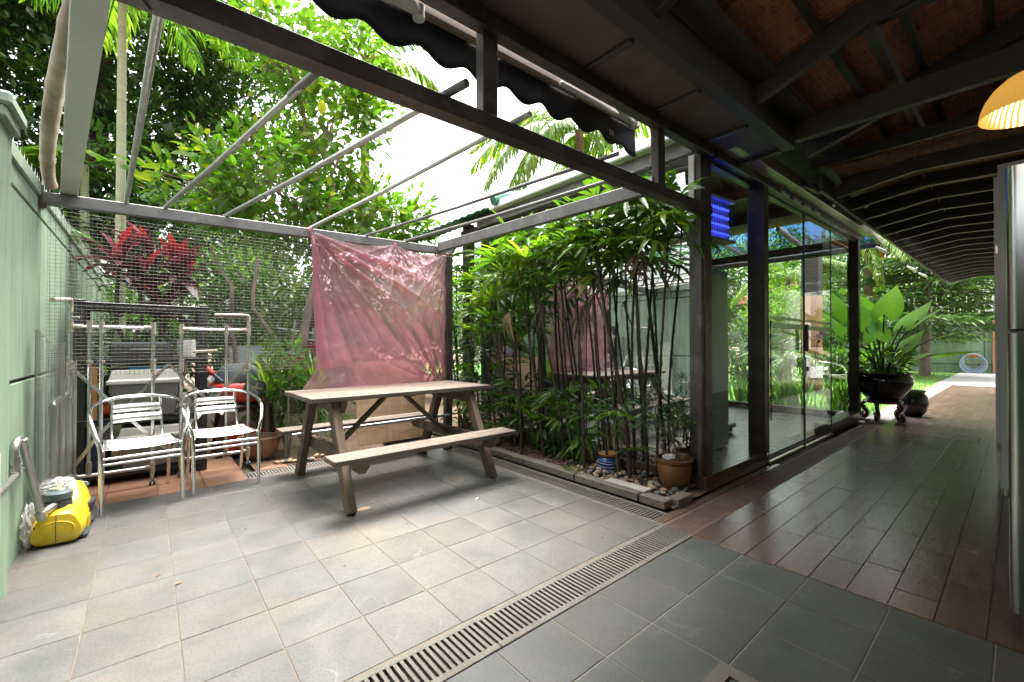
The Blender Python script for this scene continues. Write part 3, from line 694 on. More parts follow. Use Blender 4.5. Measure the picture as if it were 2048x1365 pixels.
for (a, b_, y) in ((4.575, 5.62, 1.575), (5.60, 6.64, 1.56)):
    d = pane('sliding_door', (a, y), (b_, y), .02, 2.66, M['glass'])
    part('door_edge', Bld().box((b_, y - .001, 1.33), (.008, .010, 2.6)).box((a, y - .001, 1.33), (.006, .010, 2.6)), M['slategrey'], d)
    part('bottom_rail', Bld().box(((a + b_) / 2, y, .017), (b_ - a, .03, .022)), M['bronze'], d)
    f = Bld(); f.box(((a + b_) / 2, y - .006, 1.42), (b_ - a - .05, .0016, .03)).box(((a + b_) / 2, y - .006, 1.345), (b_ - a - .05, .0016, .05)); part('frosted_band', f, M['frost'], d)
part('door_handle', Bld().box((5.57, 1.53, 1.23), (.05, .03, .30), None, .01), M['dgrey'], gr)
part('door_lock', Bld().box((5.615, 1.545, .90), (.14, .03, .22), None, .006), M['alu'], gr, bevel=0)
part('lock_cylinder', Bld().box((5.60, 1.527, .885), (.045, .012, .05), None, .004), M['dgrey'], gr)
tz = Bld(); tz2 = Bld()
for k in range(16):
    (tz if k % 2 else tz2).add([(4.577, 1.561, .42 + .06 * k), (4.577, 1.549, .43 + .06 * k), (4.577, 1.549, .49 + .06 * k), (4.577, 1.561, .48 + .06 * k), (4.580, 1.561, .42 + .06 * k), (4.580, 1.549, .43 + .06 * k), (4.580, 1.549, .49 + .06 * k), (4.580, 1.561, .48 + .06 * k)], [(0, 1, 2, 3), (7, 6, 5, 4), (0, 4, 5, 1), (1, 5, 6, 2), (2, 6, 7, 3), (3, 7, 4, 0)])
part('hazard_tape', tz, M['dgrey'], gr); part('hazard_tape', tz2, M['yellow'], gr)
# far end: open glass to the lawn, beams, blind roll, blue film canopy
pane('end_pane', (XE, 1.72), (XE, 3.2), .10, 2.66, M['glass']); pane('end_pane', (XE, 3.26), (XE, BY), .10, 2.66, M['glass'])
part('end_beam', Bld().box((XE, 3.3, 2.74), (.12, 3.2, .13)), M['steel'], gr)
part('blind_roll', Bld().tube([(8.28, 1.75, 2.62), (8.28, BY - .1, 2.62)], .05, 16), M['palu'], gr, smooth=50)
part('ceiling', Bld().box(((5.0 + XE) / 2, (1.62 + BY) / 2, 3.22), (XE - 5.0, BY - 1.66, .04)), M['ceil'], gr)
for x in (5.9, 7.2): part('ceiling_beam', Bld().box((x, 3.3, 3.12), (.09, 3.1, .15)), M['rafter'], gr)
part('back_wall', Bld().box(((XG + XE) / 2 + .2, BY + .06, 1.5), (XE - XG - .2, .1, 3.0)), M['roomwall'], gr)
part('sloped_ceiling', Bld().bar((3.30, (1.62 + BY) / 2, 2.84), (5.0, (1.62 + BY) / 2, 3.22), BY - 1.66, .03), M['ceil'], gr)
part('roof_slab', Bld().box(((5.05 + XE) / 2 + .05, 3.35, 3.30), (XE - 5.0, 3.3, .08)), M['rafter'], gr)
part('fascia', Bld().box((3.215, 3.05, 2.70), (.05, 2.85, .13), None, .004), M['steelgrey'], gr)
part('side_top_rail', Bld().bar((3.352, 1.7, 2.66), (3.256, 4.9, 2.66), .05, .06), M['steel'], gr)
part('gutter', Bld().box((3.16, 2.87, 2.80), (.12, 2.46, .085), None, .01), M['white'], gr)
gt = Bld(); Vv = []; Ff = []; n = 90
for i in range(n + 1):
    y = 4.1 + 2.4 * i / n; hh = .018 * abs(math.sin(y * math.pi / .16))
    Vv += [(3.02, y, 2.76 + hh), (3.6, y, 2.93 + hh)]
for i in range(n): Ff.append((2 * i, 2 * i + 1, 2 * i + 3, 2 * i + 2))
go = part('roof_tile_edge', gt.add(Vv, Ff), pm('green_roof_tile', (.06, .20, .15), (.04, .13, .10), 4, .5), gr); md = go.modifiers.new('s', 'SOLIDIFY'); md.thickness = .018
rg = Bld(); rg.tube([(3.05, 3.95, 2.83), (3.2, 3.95, 2.90), (3.5, 3.95, 2.98)], [.055, .062, .065], 16); part('ridge_tile', rg, bpy.data.materials['green_roof_tile'], gr, smooth=50)
canopy = thing('glass_canopy', 'blue tinted glass canopy beyond the garden room', 'canopy', (9, 3.3, 3), world=True)
for k in range(5):
    y0 = 1.7 + 1.1 * k
    part('canopy_pane', Bld().add([(8.46, y0, 3.22), (8.46, y0 + 1.0, 3.22), (10.2, y0 + 1.0, 3.04), (10.2, y0, 3.04)], [(0, 1, 2, 3)]), M['glass_blue'], canopy)
    part('canopy_rib', Bld().bar((8.45, y0 - .05, 3.2), (10.25, y0 - .05, 3.02), .06, .08), M['steel'], canopy)
part('canopy_beam', Bld().box((10.25, 3.3, 3.0), (.08, 3.3, .10)), M['steel'], canopy)
pc = thing('garden_pillar', 'terracotta painted square pillar on the lawn beyond the sliding door', 'pillar', (13, 3.45, 0))
part('shaft', Bld().box((0, 0, 1.2), (.36, .36, 2.4)), M['orangewall'], pc); part('reflection_dark_shaft', Bld().box((0, 0, 2.95), (.37, .37, 1.1)), M['rafter'], pc)  # dark top paints in the rafters' reflection seen in the glass
for z in (.55, 1.10, 1.65): part('joint', Bld().box((0, 0, z), (.364, .364, .012)), M['rafter'], pc)

# insect killer hanging inside the fixed pane
ik = thing('insect_killer', 'glowing blue insect killer lamp hanging inside the glass room', 'insect lamp', (4.02, 1.86, 2.15), R_(-6))
W_, H_ = .62, .36
part('housing', Bld().box((0, .03, H_ / 2), (W_, .05, H_), None, .006).box((0, 0, -.012), (W_, .14, .024), None, .006).box((0, 0, H_ + .012), (W_, .14, .024), None, .006), M['whitealu'], ik)
for z in (.06, .14, .22, .30): part('tube', Bld().tube([(-W_ / 2 + .04, -.01, z), (W_ / 2 - .04, -.01, z)], .012, 12), emitm('violet_tube_%d' % int(z * 100), (.05, .08, 1.0), .45), ik, smooth=50)
gb = Bld()
for k in range(15): gb.tube([(-W_ / 2 + .03 + .04 * k, -.055, .01), (-W_ / 2 + .03 + .04 * k, -.055, H_ - .01)], .0022, 6)
for k in range(5): gb.tube([(-W_ / 2 + .01, -.056, .03 + .075 * k), (W_ / 2 - .01, -.056, .03 + .075 * k)], .0022, 6)
part('guard', gb, M['dgrey'], ik)
part('chain', Bld().tube([(-.2, 0, H_ + .02), (-.05, 0, .86)], .004, 6).tube([(.2, 0, H_ + .02), (.05, 0, .86)], .004, 6), M['dgrey'], ik)
# wall fan behind it
fn = thing('wall_fan', 'round wire guarded fan behind the insect lamp', 'fan', (4.75, 2.25, 2.2))
fb = Bld()
Mx = Matrix.Rotation(math.pi / 2, 3, 'X') @ Matrix.Rotation(.6, 3, 'Y')
for r in (.05, .12, .18, .23): fb.tube([tuple(Mx @ Vector((r * math.cos(a), r * math.sin(a), .03 * (1 - (r / .23) ** 2)))) for a in [k * 2 * math.pi / 32 for k in range(32)]], .003, 5, closed=True)
for k in range(20):
    a = k * 2 * math.pi / 20; fb.tube([tuple(Mx @ Vector((r * math.cos(a), r * math.sin(a), .03 * (1 - (r / .23) ** 2)))) for r in (.03, .12, .23)], .0015, 4)
part('guard', fb, M['dgrey'], fn); bl = Bld()
for k in range(3):
    a = k * 2.094; bl.add([tuple(Mx @ Vector((r * math.cos(a + da), r * math.sin(a + da), zz))) for r, da, zz in ((.03, 0, 0), (.19, -.25, .02), (.19, .4, -.02), (.04, .7, -.01))], [(0, 1, 2, 3)])
part('blades', bl, M['dgrey'], fn); part('bracket', Bld().tube([(0, 0, 0), (.05, .12, .25), (.05, .14, .75)], .02, 8), M['dgrey'], fn)
# furniture seen inside
fd = thing('tall_cabinet', 'dark brown tall cabinet standing inside the glass room', 'cabinet', (4.75, 2.42, 0))
part('carcass', Bld().box((0, 0, 1.0), (.55, .55, 1.96), None, .006), pm('brown_laminate', (.035, .026, .019), (.025, .019, .014), 3, .35, stretch=(1, 1, .2)), fd)
part('door_frame', Bld().box((-.28, -.10, 1.2), (.012, .05, 1.4)).box((-.28, .12, 1.2), (.012, .03, 1.4)), M['steelgrey'], fd)
part('handle', Bld().tube([(-.295, -.12, .95), (-.295, -.12, 1.3)], .008, 8), M['alu'], fd)
bf = thing('black_cabinet', 'black low cabinet on castors inside the glass room', 'cabinet', (5.62, 2.75, 0))
part('carcass', Bld().box((0, 0, .72), (.5, .5, 1.16), None, .006), M['dgrey'], bf); part('base', Bld().box((0, -.02, .10), (.58, .62, .06), None, .01), M['slategrey'], bf)
for sx in (-.24, .24):
    for sy in (-.27, .22): part('castor', Bld().lathe([(0, -.012), (.032, -.012), (.032, .012), (0, .012)], (sx, sy, .036), 14, Matrix.Rotation(math.pi / 2, 3, 'Y')), M['dgrey'], bf, smooth=40)
part('rail', Bld().tube([(-.26, -.25, .62), (-.26, .25, .62)], .008, 8), M['alu'], bf)

# ------------------------------------------------------------------ refrigerator and tall white cabinet on the right
rf = thing('refrigerator', 'stainless steel refrigerator at the right edge of the walkway', 'refrigerator', (2.6, .02, 0), world=True)
def rr_poly(w, d, r, n=6):
    out = []
    for cx_, cy_, a0 in ((w - r, 0 - r, 0), (r, 0 - r, 90), (0 + .005, -d, 180), (w - .005, -d, 270)):
        if a0 in (0, 90):
            for k in range(n + 1): a = R_(a0 + 90 * k / n); out.append((cx_ + r * math.cos(a), cy_ + r * math.sin(a)))
        else: out.append((cx_, cy_))
    return out
Mt = lambda z: Matrix.Translation((2.60, .035, z))
dr1 = part('lower_door', Bld().prism(rr_poly(.72, .07, .03), .10, 1.20, Mt(0)), M['stainless'], rf, smooth=35)
dr2 = part('upper_door', Bld().prism(rr_poly(.72, .07, .03), 1.215, 1.86, Mt(0)), M['stainless'], rf, smooth=35)
part('body', Bld().box((2.96, -.36, .96), (.70, .64, 1.78), None, .01), M['slategrey'], rf); part('foot_rail', Bld().box((2.96, -.03, .045), (.70, .06, .08), None, .008), M['dgrey'], rf)
part('door_gap', Bld().box((2.96, -.045, 1.207), (.70, .05, .014)), M['dark'], rf)
wc = thing('white_cabinet', 'tall white cabinet beyond the refrigerator with a dark key hole', 'cabinet', (5.1, .1, 0), world=True)
part('side_panel', Bld().box((5.115, -.24, 1.30), (.03, .70, 2.54), None, .003), M['white'], wc); part('front_door', Bld().box((5.50, .12, 1.28), (.80, .022, 2.40), None, .003), M['white'], wc)
part('carcass', Bld().box((5.5, -.25, 1.3), (.74, .66, 2.5)), M['white'], wc)
for z in (.35, 1.0, 1.9, 2.3): part('hinge', Bld().box((5.095, .117, z), (.016, .012, .06)), M['alu'], wc)
part('side_trim', Bld().box((5.097, .03, 1.22), (.006, .012, 1.95)), M['dgrey'], wc)
part('latch', Bld().box((5.094, .045, 1.02), (.01, .04, .16), None, .002), M['whitealu'], wc); part('key_hole', Bld().box((5.089, .045, .96), (.01, .012, .035)), M['dgrey'], wc)

# ------------------------------------------------------------------ pendant lamp (lit)
pl = thing('pendant_lamp', 'lit pendant lamp with ribbed amber glass shade on a chain', 'lamp', (2.44, -.04, 2.0))
t = NT('amber_ribbed_glass'); b = t.bsdf; b.inputs['Base Color'].default_value = (.22, .135, .035, 1); b.inputs['Roughness'].default_value = .25
tr = t.new('BsdfTranslucent', inp={0: (.055, .034, .008, 1)}); mx = t.new('MixShader', inp={0: .65}); t.ln(b.outputs[0], mx.inputs[1]); t.ln(tr.outputs[0], mx.inputs[2]); t.ln(mx.outputs[0], t.out.inputs[0])
sh = Bld(); prof = [(.185, 0), (.183, .012), (.176, .045), (.162, .085), (.135, .13), (.095, .168), (.055, .19), (.03, .20)]
o_ = len(sh.v); n = 192
for (r, z) in prof:
    for k in range(n):
        a = 2 * math.pi * k / n; q = r * (1 + .012 * (1 if k % 4 < 2 else -1) * min(1, z / .02)); sh.v.append((q * math.cos(a), q * math.sin(a), z))
for i in range(len(prof) - 1):
    for k in range(n): l = (k + 1) % n; sh.f.append((i * n + k, i * n + l, (i + 1) * n + l, (i + 1) * n + k))
pl.scale = (.76, .76, .76)
part('shade', sh, t.m, pl, smooth=60)
part('bulb', Bld().ell((0, 0, .075), (.03, .03, .055), 14, 8), emitm('bulb_glow', (1.0, .85, .6), 2), pl, smooth=180)
part('socket', Bld().tube([(0, 0, .12), (0, 0, .215)], .022, 14), M['dgrey'], pl, smooth=50)
ch = Bld()
for k in range(44):
    Mr = Matrix.Rotation(math.pi / 2 * (k % 2), 3, 'Z'); ch.tube([tuple(Mr @ Vector((.008 * math.cos(a), 0, .013 * math.sin(a))) + Vector((0, 0, .23 + .021 * k))) for a in [q * 2 * math.pi / 8 for q in range(8)]], .0022, 4, closed=True)
part('chain', ch, M['dgrey'], pl)
ld = bpy.data.lights.new('lamp_light', 'POINT'); ld.energy = 3.5; ld.color = (1, .84, .62); ld.shadow_soft_size = .04
lo = bpy.data.objects.new('lamp_light', ld); COL.objects.link(lo); lo.parent = pl; lo.location = (0, 0, .03)
# floodlights under the eave
for i, (x, y, z, lab) in enumerate(((5.2, 1.30, 2.80, 'floodlight bracketed near the soffit end above the header'), (9.2, 1.38, 2.74, 'white floodlight on the eave board nearer the glass room'), (12.2, 1.38, 2.78, 'white floodlight further along the eave board'), (13.6, 1.36, 2.79, 'white floodlight at the far end of the eave board'))):
    t = thing('floodlight', lab, 'floodlight', (x, y, z), 0, 'floodlights under the eave')
    Mr = Matrix.Rotation(R_(35), 3, 'X'); part('head', Bld().box((0, .08, -.03), (.22, .16, .035), Mr, .006), M['dgrey' if i == 0 else 'whitealu'], t); part('lens', Bld().box((0, .085, -.052), (.19, .13, .006), Mr), M['white'], t); part('arm', Bld().bar((0, 0, .02), (0, .08, -.02), .03, .012), M['dgrey'], t)
# ------------------------------------------------------------------ picnic table
pt = thing('picnic_table', 'weathered wooden picnic table with attached benches on the patio', 'picnic table', (1.66, 3.56, 0), R_(1.3))
for k in range(5):
    w = .1425; plank('top_board', (-.80 + random.uniform(-.003, .003), -.285 + w * k, .757), (.80 + random.uniform(-.003, .003), -.285 + w * k, .757), w - .005, .034, M['woodtop'], pt, ch=.003)
for s in (-1, 1):
    for k in range(2): plank('bench_board', (-.775, s * .64 + (-.5 + k) * .103, .392), (.775, s * .64 + (-.5 + k) * .103, .392), .1015, .036, M['woodtop'], pt, ch=.004)
for sx in (-1, 1):
    x = sx * .615
    for s in (-1, 1): plank('leg', (x, s * .60, .0), (x, s * .235, .738), .062, .088, M['wood'], pt, up=(0, 1, .35), ch=.005)
    # cross beams with chamfered ends
    xo = x - sx * .055
    poly = [(-.74, .373), (.74, .373), (.74, .345), (.66, .275), (-.66, .275), (-.74, .345)]
    Mb = Matrix(((0, 0, 1, 0), (1, 0, 0, 0), (0, 1, 0, 0), (0, 0, 0, 1)))
    part('bench_support', Bld().prism(poly, xo - .022, xo + .022, Mb), M['wood'], pt, bevel=.003)
    poly2 = [(-.33, .738), (.33, .738), (.33, .71), (.27, .64), (-.27, .64), (-.33, .71)]
    part('top_support', Bld().prism(poly2, xo - .022, xo + .022, Mb), M['wood'], pt, bevel=.003)
    plank('brace', (xo - sx * .025, 0, .31), (sx * .07, 0, .728), .055, .03, M['wood'], pt, ch=.003)
    for s in (-1, 1):
        for z in (.30, .345): part('bolt', Bld().lathe([(0, .006), (.008, .005), (.009, 0)], (x + sx * .032, s * (.60 - (z / .738) * .365), z), 10, Matrix.Rotation(sx * math.pi / 2, 3, 'Y')), M['galv'], pt)
plank('centre_batten', (0, -.30, .732), (0, .30, .732), .09, .016, M['wood'], pt)
tag(part('aluminium_pole', Bld().tube([(.93, 3.975, .388), (2.50, 4.03, .390)], .0155, 16), M['alu'], smooth=50), 'aluminium pole resting on the table supports in front of the rear bench', 'pole')
pst = tag(part('paint_drip', Bld().lathe([(0, .003), (.035, .003), (.05, .0025)], (1.16, 2.985, 0), 18, None, 1, .6), M['rust']), 'rusty stain on the paving beside the front table leg', 'stain')

# ------------------------------------------------------------------ aluminium chairs
def smooth_path(pts, n=6):
    out = []; P = [Vector(p) for p in pts]; m = len(P)
    for i in range(m - 1):
        p0, p1, p2, p3 = P[max(i - 1, 0)], P[i], P[i + 1], P[min(i + 2, m - 1)]
        for k in range(n):
            t = k / n; out.append(.5 * ((2 * p1) + (p2 - p0) * t + (2 * p0 - 5 * p1 + 4 * p2 - p3) * t * t + (3 * p1 - p0 - 3 * p2 + p3) * t ** 3))
    out.append(P[-1]); return out
def make_chair(label, loc, rz):
    c = thing('aluminium_chair', label, 'chair', loc, rz, 'aluminium bistro chairs on the patio')
    half = [(-.222, -.285, .0), (-.222, -.28, .2), (-.224, -.27, .42), (-.25, -.235, .54), (-.272, -.13, .635), (-.268, .03, .685), (-.215, .19, .72), (-.11, .262, .738), (0, .28, .742)]
    full = half + [(-x, y, z) for x, y, z in half[:-1][::-1]]
    part('arm_tube', Bld().tube(smooth_path(full), .0135, 12), M['chrome'], c, smooth=60)
    for s in (-1, 1):
        part('back_upright', Bld().tube(smooth_path([(s * .142, .258, .73), (s * .148, .235, .62), (s * .15, .19, .48), (s * .15, .15, .43), (s * .165, .05, .425)]), .0095, 10), M['chrome'], c, smooth=60)
        part('rear_leg', Bld().tube(smooth_path([(s * .19, .05, .40), (s * .195, .17, .36), (s * .20, .27, .0)]), .012, 10), M['chrome'], c, smooth=60)
        part('seat_rail', Bld().tube(smooth_path([(s * .205, .15, .425), (s * .212, -.05, .420), (s * .214, -.22, .432), (s * .213, -.262, .422)]), .011, 10), M['chrome'], c, smooth=60)
    for (z0, z1) in ((.548, .608), (.626, .690)):
        V = []; F = []; n = 14
        for k in range(n + 1):
            x = -.150 + .30 * k / n; yb = .030 * (1 - (x / .15) ** 2)
            for z in (z0, z1): V.append((x, .198 + (z - .5) * .32 + yb - .012, z))
        for k in range(n): F.append((2 * k, 2 * k + 2, 2 * k + 3, 2 * k + 1))
        o = part('back_slat', Bld().add(V, F), M['alu'], c, smooth=180); md = o.modifiers.new('s', 'SOLIDIFY'); md.thickness = .003
    n = 8
    for k in range(n):
        y = -.24 + .395 * k / (n - 1); z = .428 + .012 * (abs(k - 3.6) / 4) ** 2 - .004
        V = []; F = []
        for i in range(11):
            x = -.203 + .406 * i / 10; zz = z - .012 * (1 - (x / .2) ** 2)
            V += [(x, y - .024, zz), (x, y + .024, zz + (.004 if k > 5 else 0))]
        for i in range(10): F.append((2 * i, 2 * i + 2, 2 * i + 3, 2 * i + 1))
        o = part('seat_slat', Bld().add(V, F), M['alu'], c, smooth=180); md = o.modifiers.new('s', 'SOLIDIFY'); md.thickness = .003
    for z, y in ((.372, -.272), (.335, -.275)): part('stretcher', Bld().tube([(-.218, y, z), (.218, y, z)], .0095, 10), M['chrome'], c, smooth=60)
    return c
make_chair('polished aluminium armchair nearest the yellow pump', (-.045, 4.31, 0), R_(5))
make_chair('polished aluminium armchair beside the clay bowl', (.475, 4.40, 0), R_(3))

# ------------------------------------------------------------------ yellow garden pump
pu = thing('garden_pump', 'yellow garden pump with dark filler cap by the green wall', 'pump', (-.385, 3.76, 0), R_(-4))
def loft(secs, n=20):
    b = Bld()
    for (y, w, h, zb, e) in secs:
        for k in range(n):
            a = 2 * math.pi * k / n; ca, sa = math.cos(a), math.sin(a)
            x = w * math.copysign(abs(ca) ** e, ca); z = zb + h / 2 + h / 2 * math.copysign(abs(sa) ** e, sa)
            if z > zb + h * .5: x *= 1 - .28 * ((z - zb) / h - .5) * 2
            b.v.append((x, y, z))
    m = len(secs)
    for i in range(m - 1):
        for k in range(n): l = (k + 1) % n; b.f.append((i * n + k, i * n + l, (i + 1) * n + l, (i + 1) * n + k))
    b.f.append(tuple(range(n))[::-1]); b.f.append(tuple((m - 1) * n + k for k in range(n))); return b
part('housing', loft([(-.195, .080, .10, .02, .5), (-.185, .102, .165, .012, .45), (-.12, .112, .20, .01, .45), (-.06, .110, .185, .01, .45), (.0, .108, .21, .01, .45), (.06, .104, .255, .012, .5), (.13, .10, .275, .015, .5), (.18, .088, .26, .02, .55), (.205, .065, .19, .03, .6)]), M['yellow'], pu, smooth=50)
for (x, y) in ((.098, -.10), (.085, .16), (-.09, -.1), (-.08, .16)): part('foot', Bld().box((x, y, .018), (.045, .085, .036), None, .012), M['dgrey'], pu)
sm_ = Bld().tube([(.0, -.1985, .02), (.0, -.1985, .11), (.0, -.19, .172), (.0, -.17, .19)], .0016, 6); part('mould_seam', sm_, M['dgrey'], pu)
part('screw_hole', Bld().lathe([(0, .002), (.006, .001), (.007, 0)], (.075, -.16, .165), 10, Matrix.Rotation(R_(60), 3, 'X')), M['dgrey'], pu); part('screw_hole', Bld().lathe([(0, .002), (.006, .001), (.007, 0)], (-.085, -.186, .12), 10, Matrix.Rotation(R_(90), 3, 'X')), M['dgrey'], pu)
part('power_cord', Bld().tube(smooth_path([(-.03, .2, .12), (-.06, .26, .05), (-.10, .36, .012), (-.09, .55, .01)]), .006, 8), M['dgrey'], pu, smooth=60)
for k in range(3): part('side_rib', Bld().box((.112, -.06 + .03 * k, .075), (.006, .012, .07), None, .002), M['yellow'], pu)
part('neck', Bld().lathe([(.062, 0), (.058, .05), (.05, .055), (0, .055)], (-.01, -.085, .185), 24), M['dgrey'], pu, smooth=40)
cp = Bld(); n = 48
for (r, z) in ((.001, .046), (.052, .046), (.058, .040), (.0585, .006), (.054, 0)):
    for k in range(n): a = 2 * math.pi * k / n; q = r * (1 + (.025 if k % 2 and r > .055 else 0)); cp.v.append((-.01 + q * math.cos(a), -.085 + q * math.sin(a), .242 + z))
for i in range(4):
    for k in range(n): l = (k + 1) % n; cp.f.append((i * n + k, i * n + l, (i + 1) * n + l, (i + 1) * n + k))
part('filler_cap', cp, M['slategrey'], pu, smooth=30)
part('side_vent', Bld().box((.098, .085, .115), (.022, .13, .12), Matrix.Rotation(R_(12), 3, 'Y'), .02), M['dgrey'], pu)
for k in range(5): part('vent_rib', Bld().box((.109, .06 + .022 * k, .12), (.008, .008, .09), Matrix.Rotation(R_(12), 3, 'Y')), M['slategrey'], pu)
part('carry_handle', Bld().tube(smooth_path([(0, .03, .262), (0, .05, .30), (0, .12, .315), (0, .18, .285), (0, .195, .24)]), .017, 10), M['dgrey'], pu, smooth=60)
lb = part('name_plate', Bld().box((.062, .155, .262), (.055, .06, .006), Matrix.Rotation(R_(38), 3, 'Y'), .001), M['dgrey'], pu)
tc = bpy.data.curves.new('lettering', 'FONT'); tc.body = 'KÄRCHER'; tc.size = .013; tc.align_x = 'CENTER'; tc.extrude = .0006; tc.materials.append(M['white'])
_tmp = bpy.data.objects.new('tmp', tc); COL.objects.link(_tmp); bpy.context.view_layer.update(); _me = bpy.data.meshes.new_from_object(_tmp.evaluated_get(bpy.context.evaluated_depsgraph_get())); bpy.data.objects.remove(_tmp); to = link('lettering', _me, M['white'], pu); to['kind'] = 'stuff'; to.matrix_basis = Matrix.Translation((.064, .155, .2665)) @ Matrix.Rotation(R_(38), 4, 'Y') @ Matrix.Rotation(R_(60), 4, 'Z')
part('outlet_elbow', Bld().tube(smooth_path([(-.01, -.11, .225), (-.03, -.16, .215), (-.05, -.205, .205), (-.066, -.225, .225)]), .021, 14), M['galv'], pu, smooth=60)
part('oval_moulding', Bld().tube([(.075 * math.cos(a), -.196 + .004 * abs(math.sin(a)), .095 + .045 * math.sin(a)) for a in [k * 2 * math.pi / 36 for k in range(36)]], .0025, 6, closed=True), M['yellow'], pu, smooth=60)
def pipe(name, label, pts, r, joints=(), cat='pipe', mat='galv'):
    t = thing(name, label, cat, pts[0], world=True)
    part('tube', Bld().tube([Vector(p) for p in pts], r, 14), M[mat], t, smooth=60)
    for j in joints: part('fitting', Bld().tube([Vector(j[0]), Vector(j[1])], r * 1.35, 14), M[mat], t, smooth=40)
    return t
pipe('riser_pipe', 'slanting galvanised pipe rising from the yellow pump to the wall', smooth_path([(-.452, 3.535, .20), (-.478, 3.47, .42), (-.502, 3.40, .625), (-.508, 3.37, .66), (-.512, 3.31, .655), (-.513, 3.28, .61), (-.513, 3.275, .5)]), .0175,
     (((-.45, 3.54, .18), (-.456, 3.525, .225)), ((-.500, 3.405, .61), (-.506, 3.385, .655)), ((-.513, 3.277, .585), (-.513, 3.275, .55)), ((-.513, 3.275, .535), (-.513, 3.275, .48))))
pipe('wall_pipe', 'thin galvanised pipe running along the foot of the green pillar', [(-.49, 2.2, .505), (-.505, 3.2, .50), (-.513, 3.62, .50)], .0135, (((-.511, 3.23, .50), (-.513, 3.32, .50)),))
pipe('standing_pipe', 'upright galvanised pipe with rusty socket behind the yellow pump', smooth_path([(-.452, 3.97, .20), (-.456, 3.97, .45), (-.458, 3.97, .72), (-.46, 3.99, .775), (-.462, 4.1, .78), (-.46, 4.7, .79)]), .017,
     (((-.453, 3.97, .27), (-.454, 3.97, .33)), ((-.455, 3.97, .43), (-.456, 3.97, .47)), ((-.458, 3.97, .70), (-.459, 3.975, .76))))
# crumpled clear bag on the pump
t = NT('clear_plastic_film'); bs = t.bsdf; bs.inputs['Base Color'].default_value = (.85, .85, .84, 1); bs.inputs['Roughness'].default_value = .2
tr = t.new('BsdfTransparent'); mx = t.new('MixShader', inp={0: .38}); t.ln(tr.outputs[0], mx.inputs[1]); t.ln(bs.outputs[0], mx.inputs[2]); t.ln(mx.outputs[0], t.out.inputs[0]); M['film'] = t.m
def crumple(c, r, n=26, m=16, amp=.35, seed=1):
    rnd = random.Random(seed); b = Bld(); b.ell((0, 0, 0), (1, 1, 1), n, m); ph = [(rnd.uniform(2, 9), rnd.uniform(2, 9), rnd.uniform(2, 9), rnd.uniform(0, 6)) for _ in range(7)]
    b.v = [tuple(c[i] + r[i] * p[i] * (1 + amp * sum(abs(math.sin(p[0] * f[0] + p[1] * f[1] + p[2] * f[2] + f[3])) - .6 for f in ph) / 2.5) for i in range(3)) for p in b.v]; return b
tag(part('plastic_bag', crumple((-.42, 3.80, .295), (.075, .11, .04), seed=3), M['film']), 'crumpled clear plastic bag on top of the yellow pump', 'bag')
tag(part('plastic_bag', crumple((-.515, 3.66, .12), (.025, .11, .12), seed=5), M['film']), 'crumpled clear plastic bag stuffed between pump and wall', 'bag')
# loose roll of fine wire mesh standing against the wall
def mesh_roll(name, label, cx, cy, rx, ry, a0, a1, z0, z1, pitch=.0135, lean=0):
    b = Bld(); per = abs(a1 - a0) * (rx + ry) / 2; nv = int(per / pitch)
    def P(s, z): a = a0 + (a1 - a0) * s; return (cx + rx * math.cos(a) + lean * z, cy + ry * math.sin(a), z)
    for k in range(nv + 1):
        s = k / nv; top = z1 - .10 * s + .03 * math.sin(s * 9); b.tube([P(s, z0), P(s, top)], .0009, 4, cap=False)
    for j in range(int((z1 - z0) / pitch)):
        z = z0 + pitch * j; smax = min(1, max(.05, (z1 - z) / .10)) if z > z1 - .12 else 1
        b.tube([P(smax * i / 22, z) for i in range(23)], .0009, 4, cap=False)
    return tag(part(name, b, M['galv']), label, 'wire mesh')
mesh_roll('mesh_roll', 'loose roll of fine wire mesh standing against the green wall', -.478, 4.02, .055, .30, 3.6, 7.6, .0, 1.23)
mesh_roll('mesh_roll', 'shorter wire mesh offcut standing behind the taller roll', -.46, 4.44, .06, .20, 3.3, 7.2, .0, 1.10)

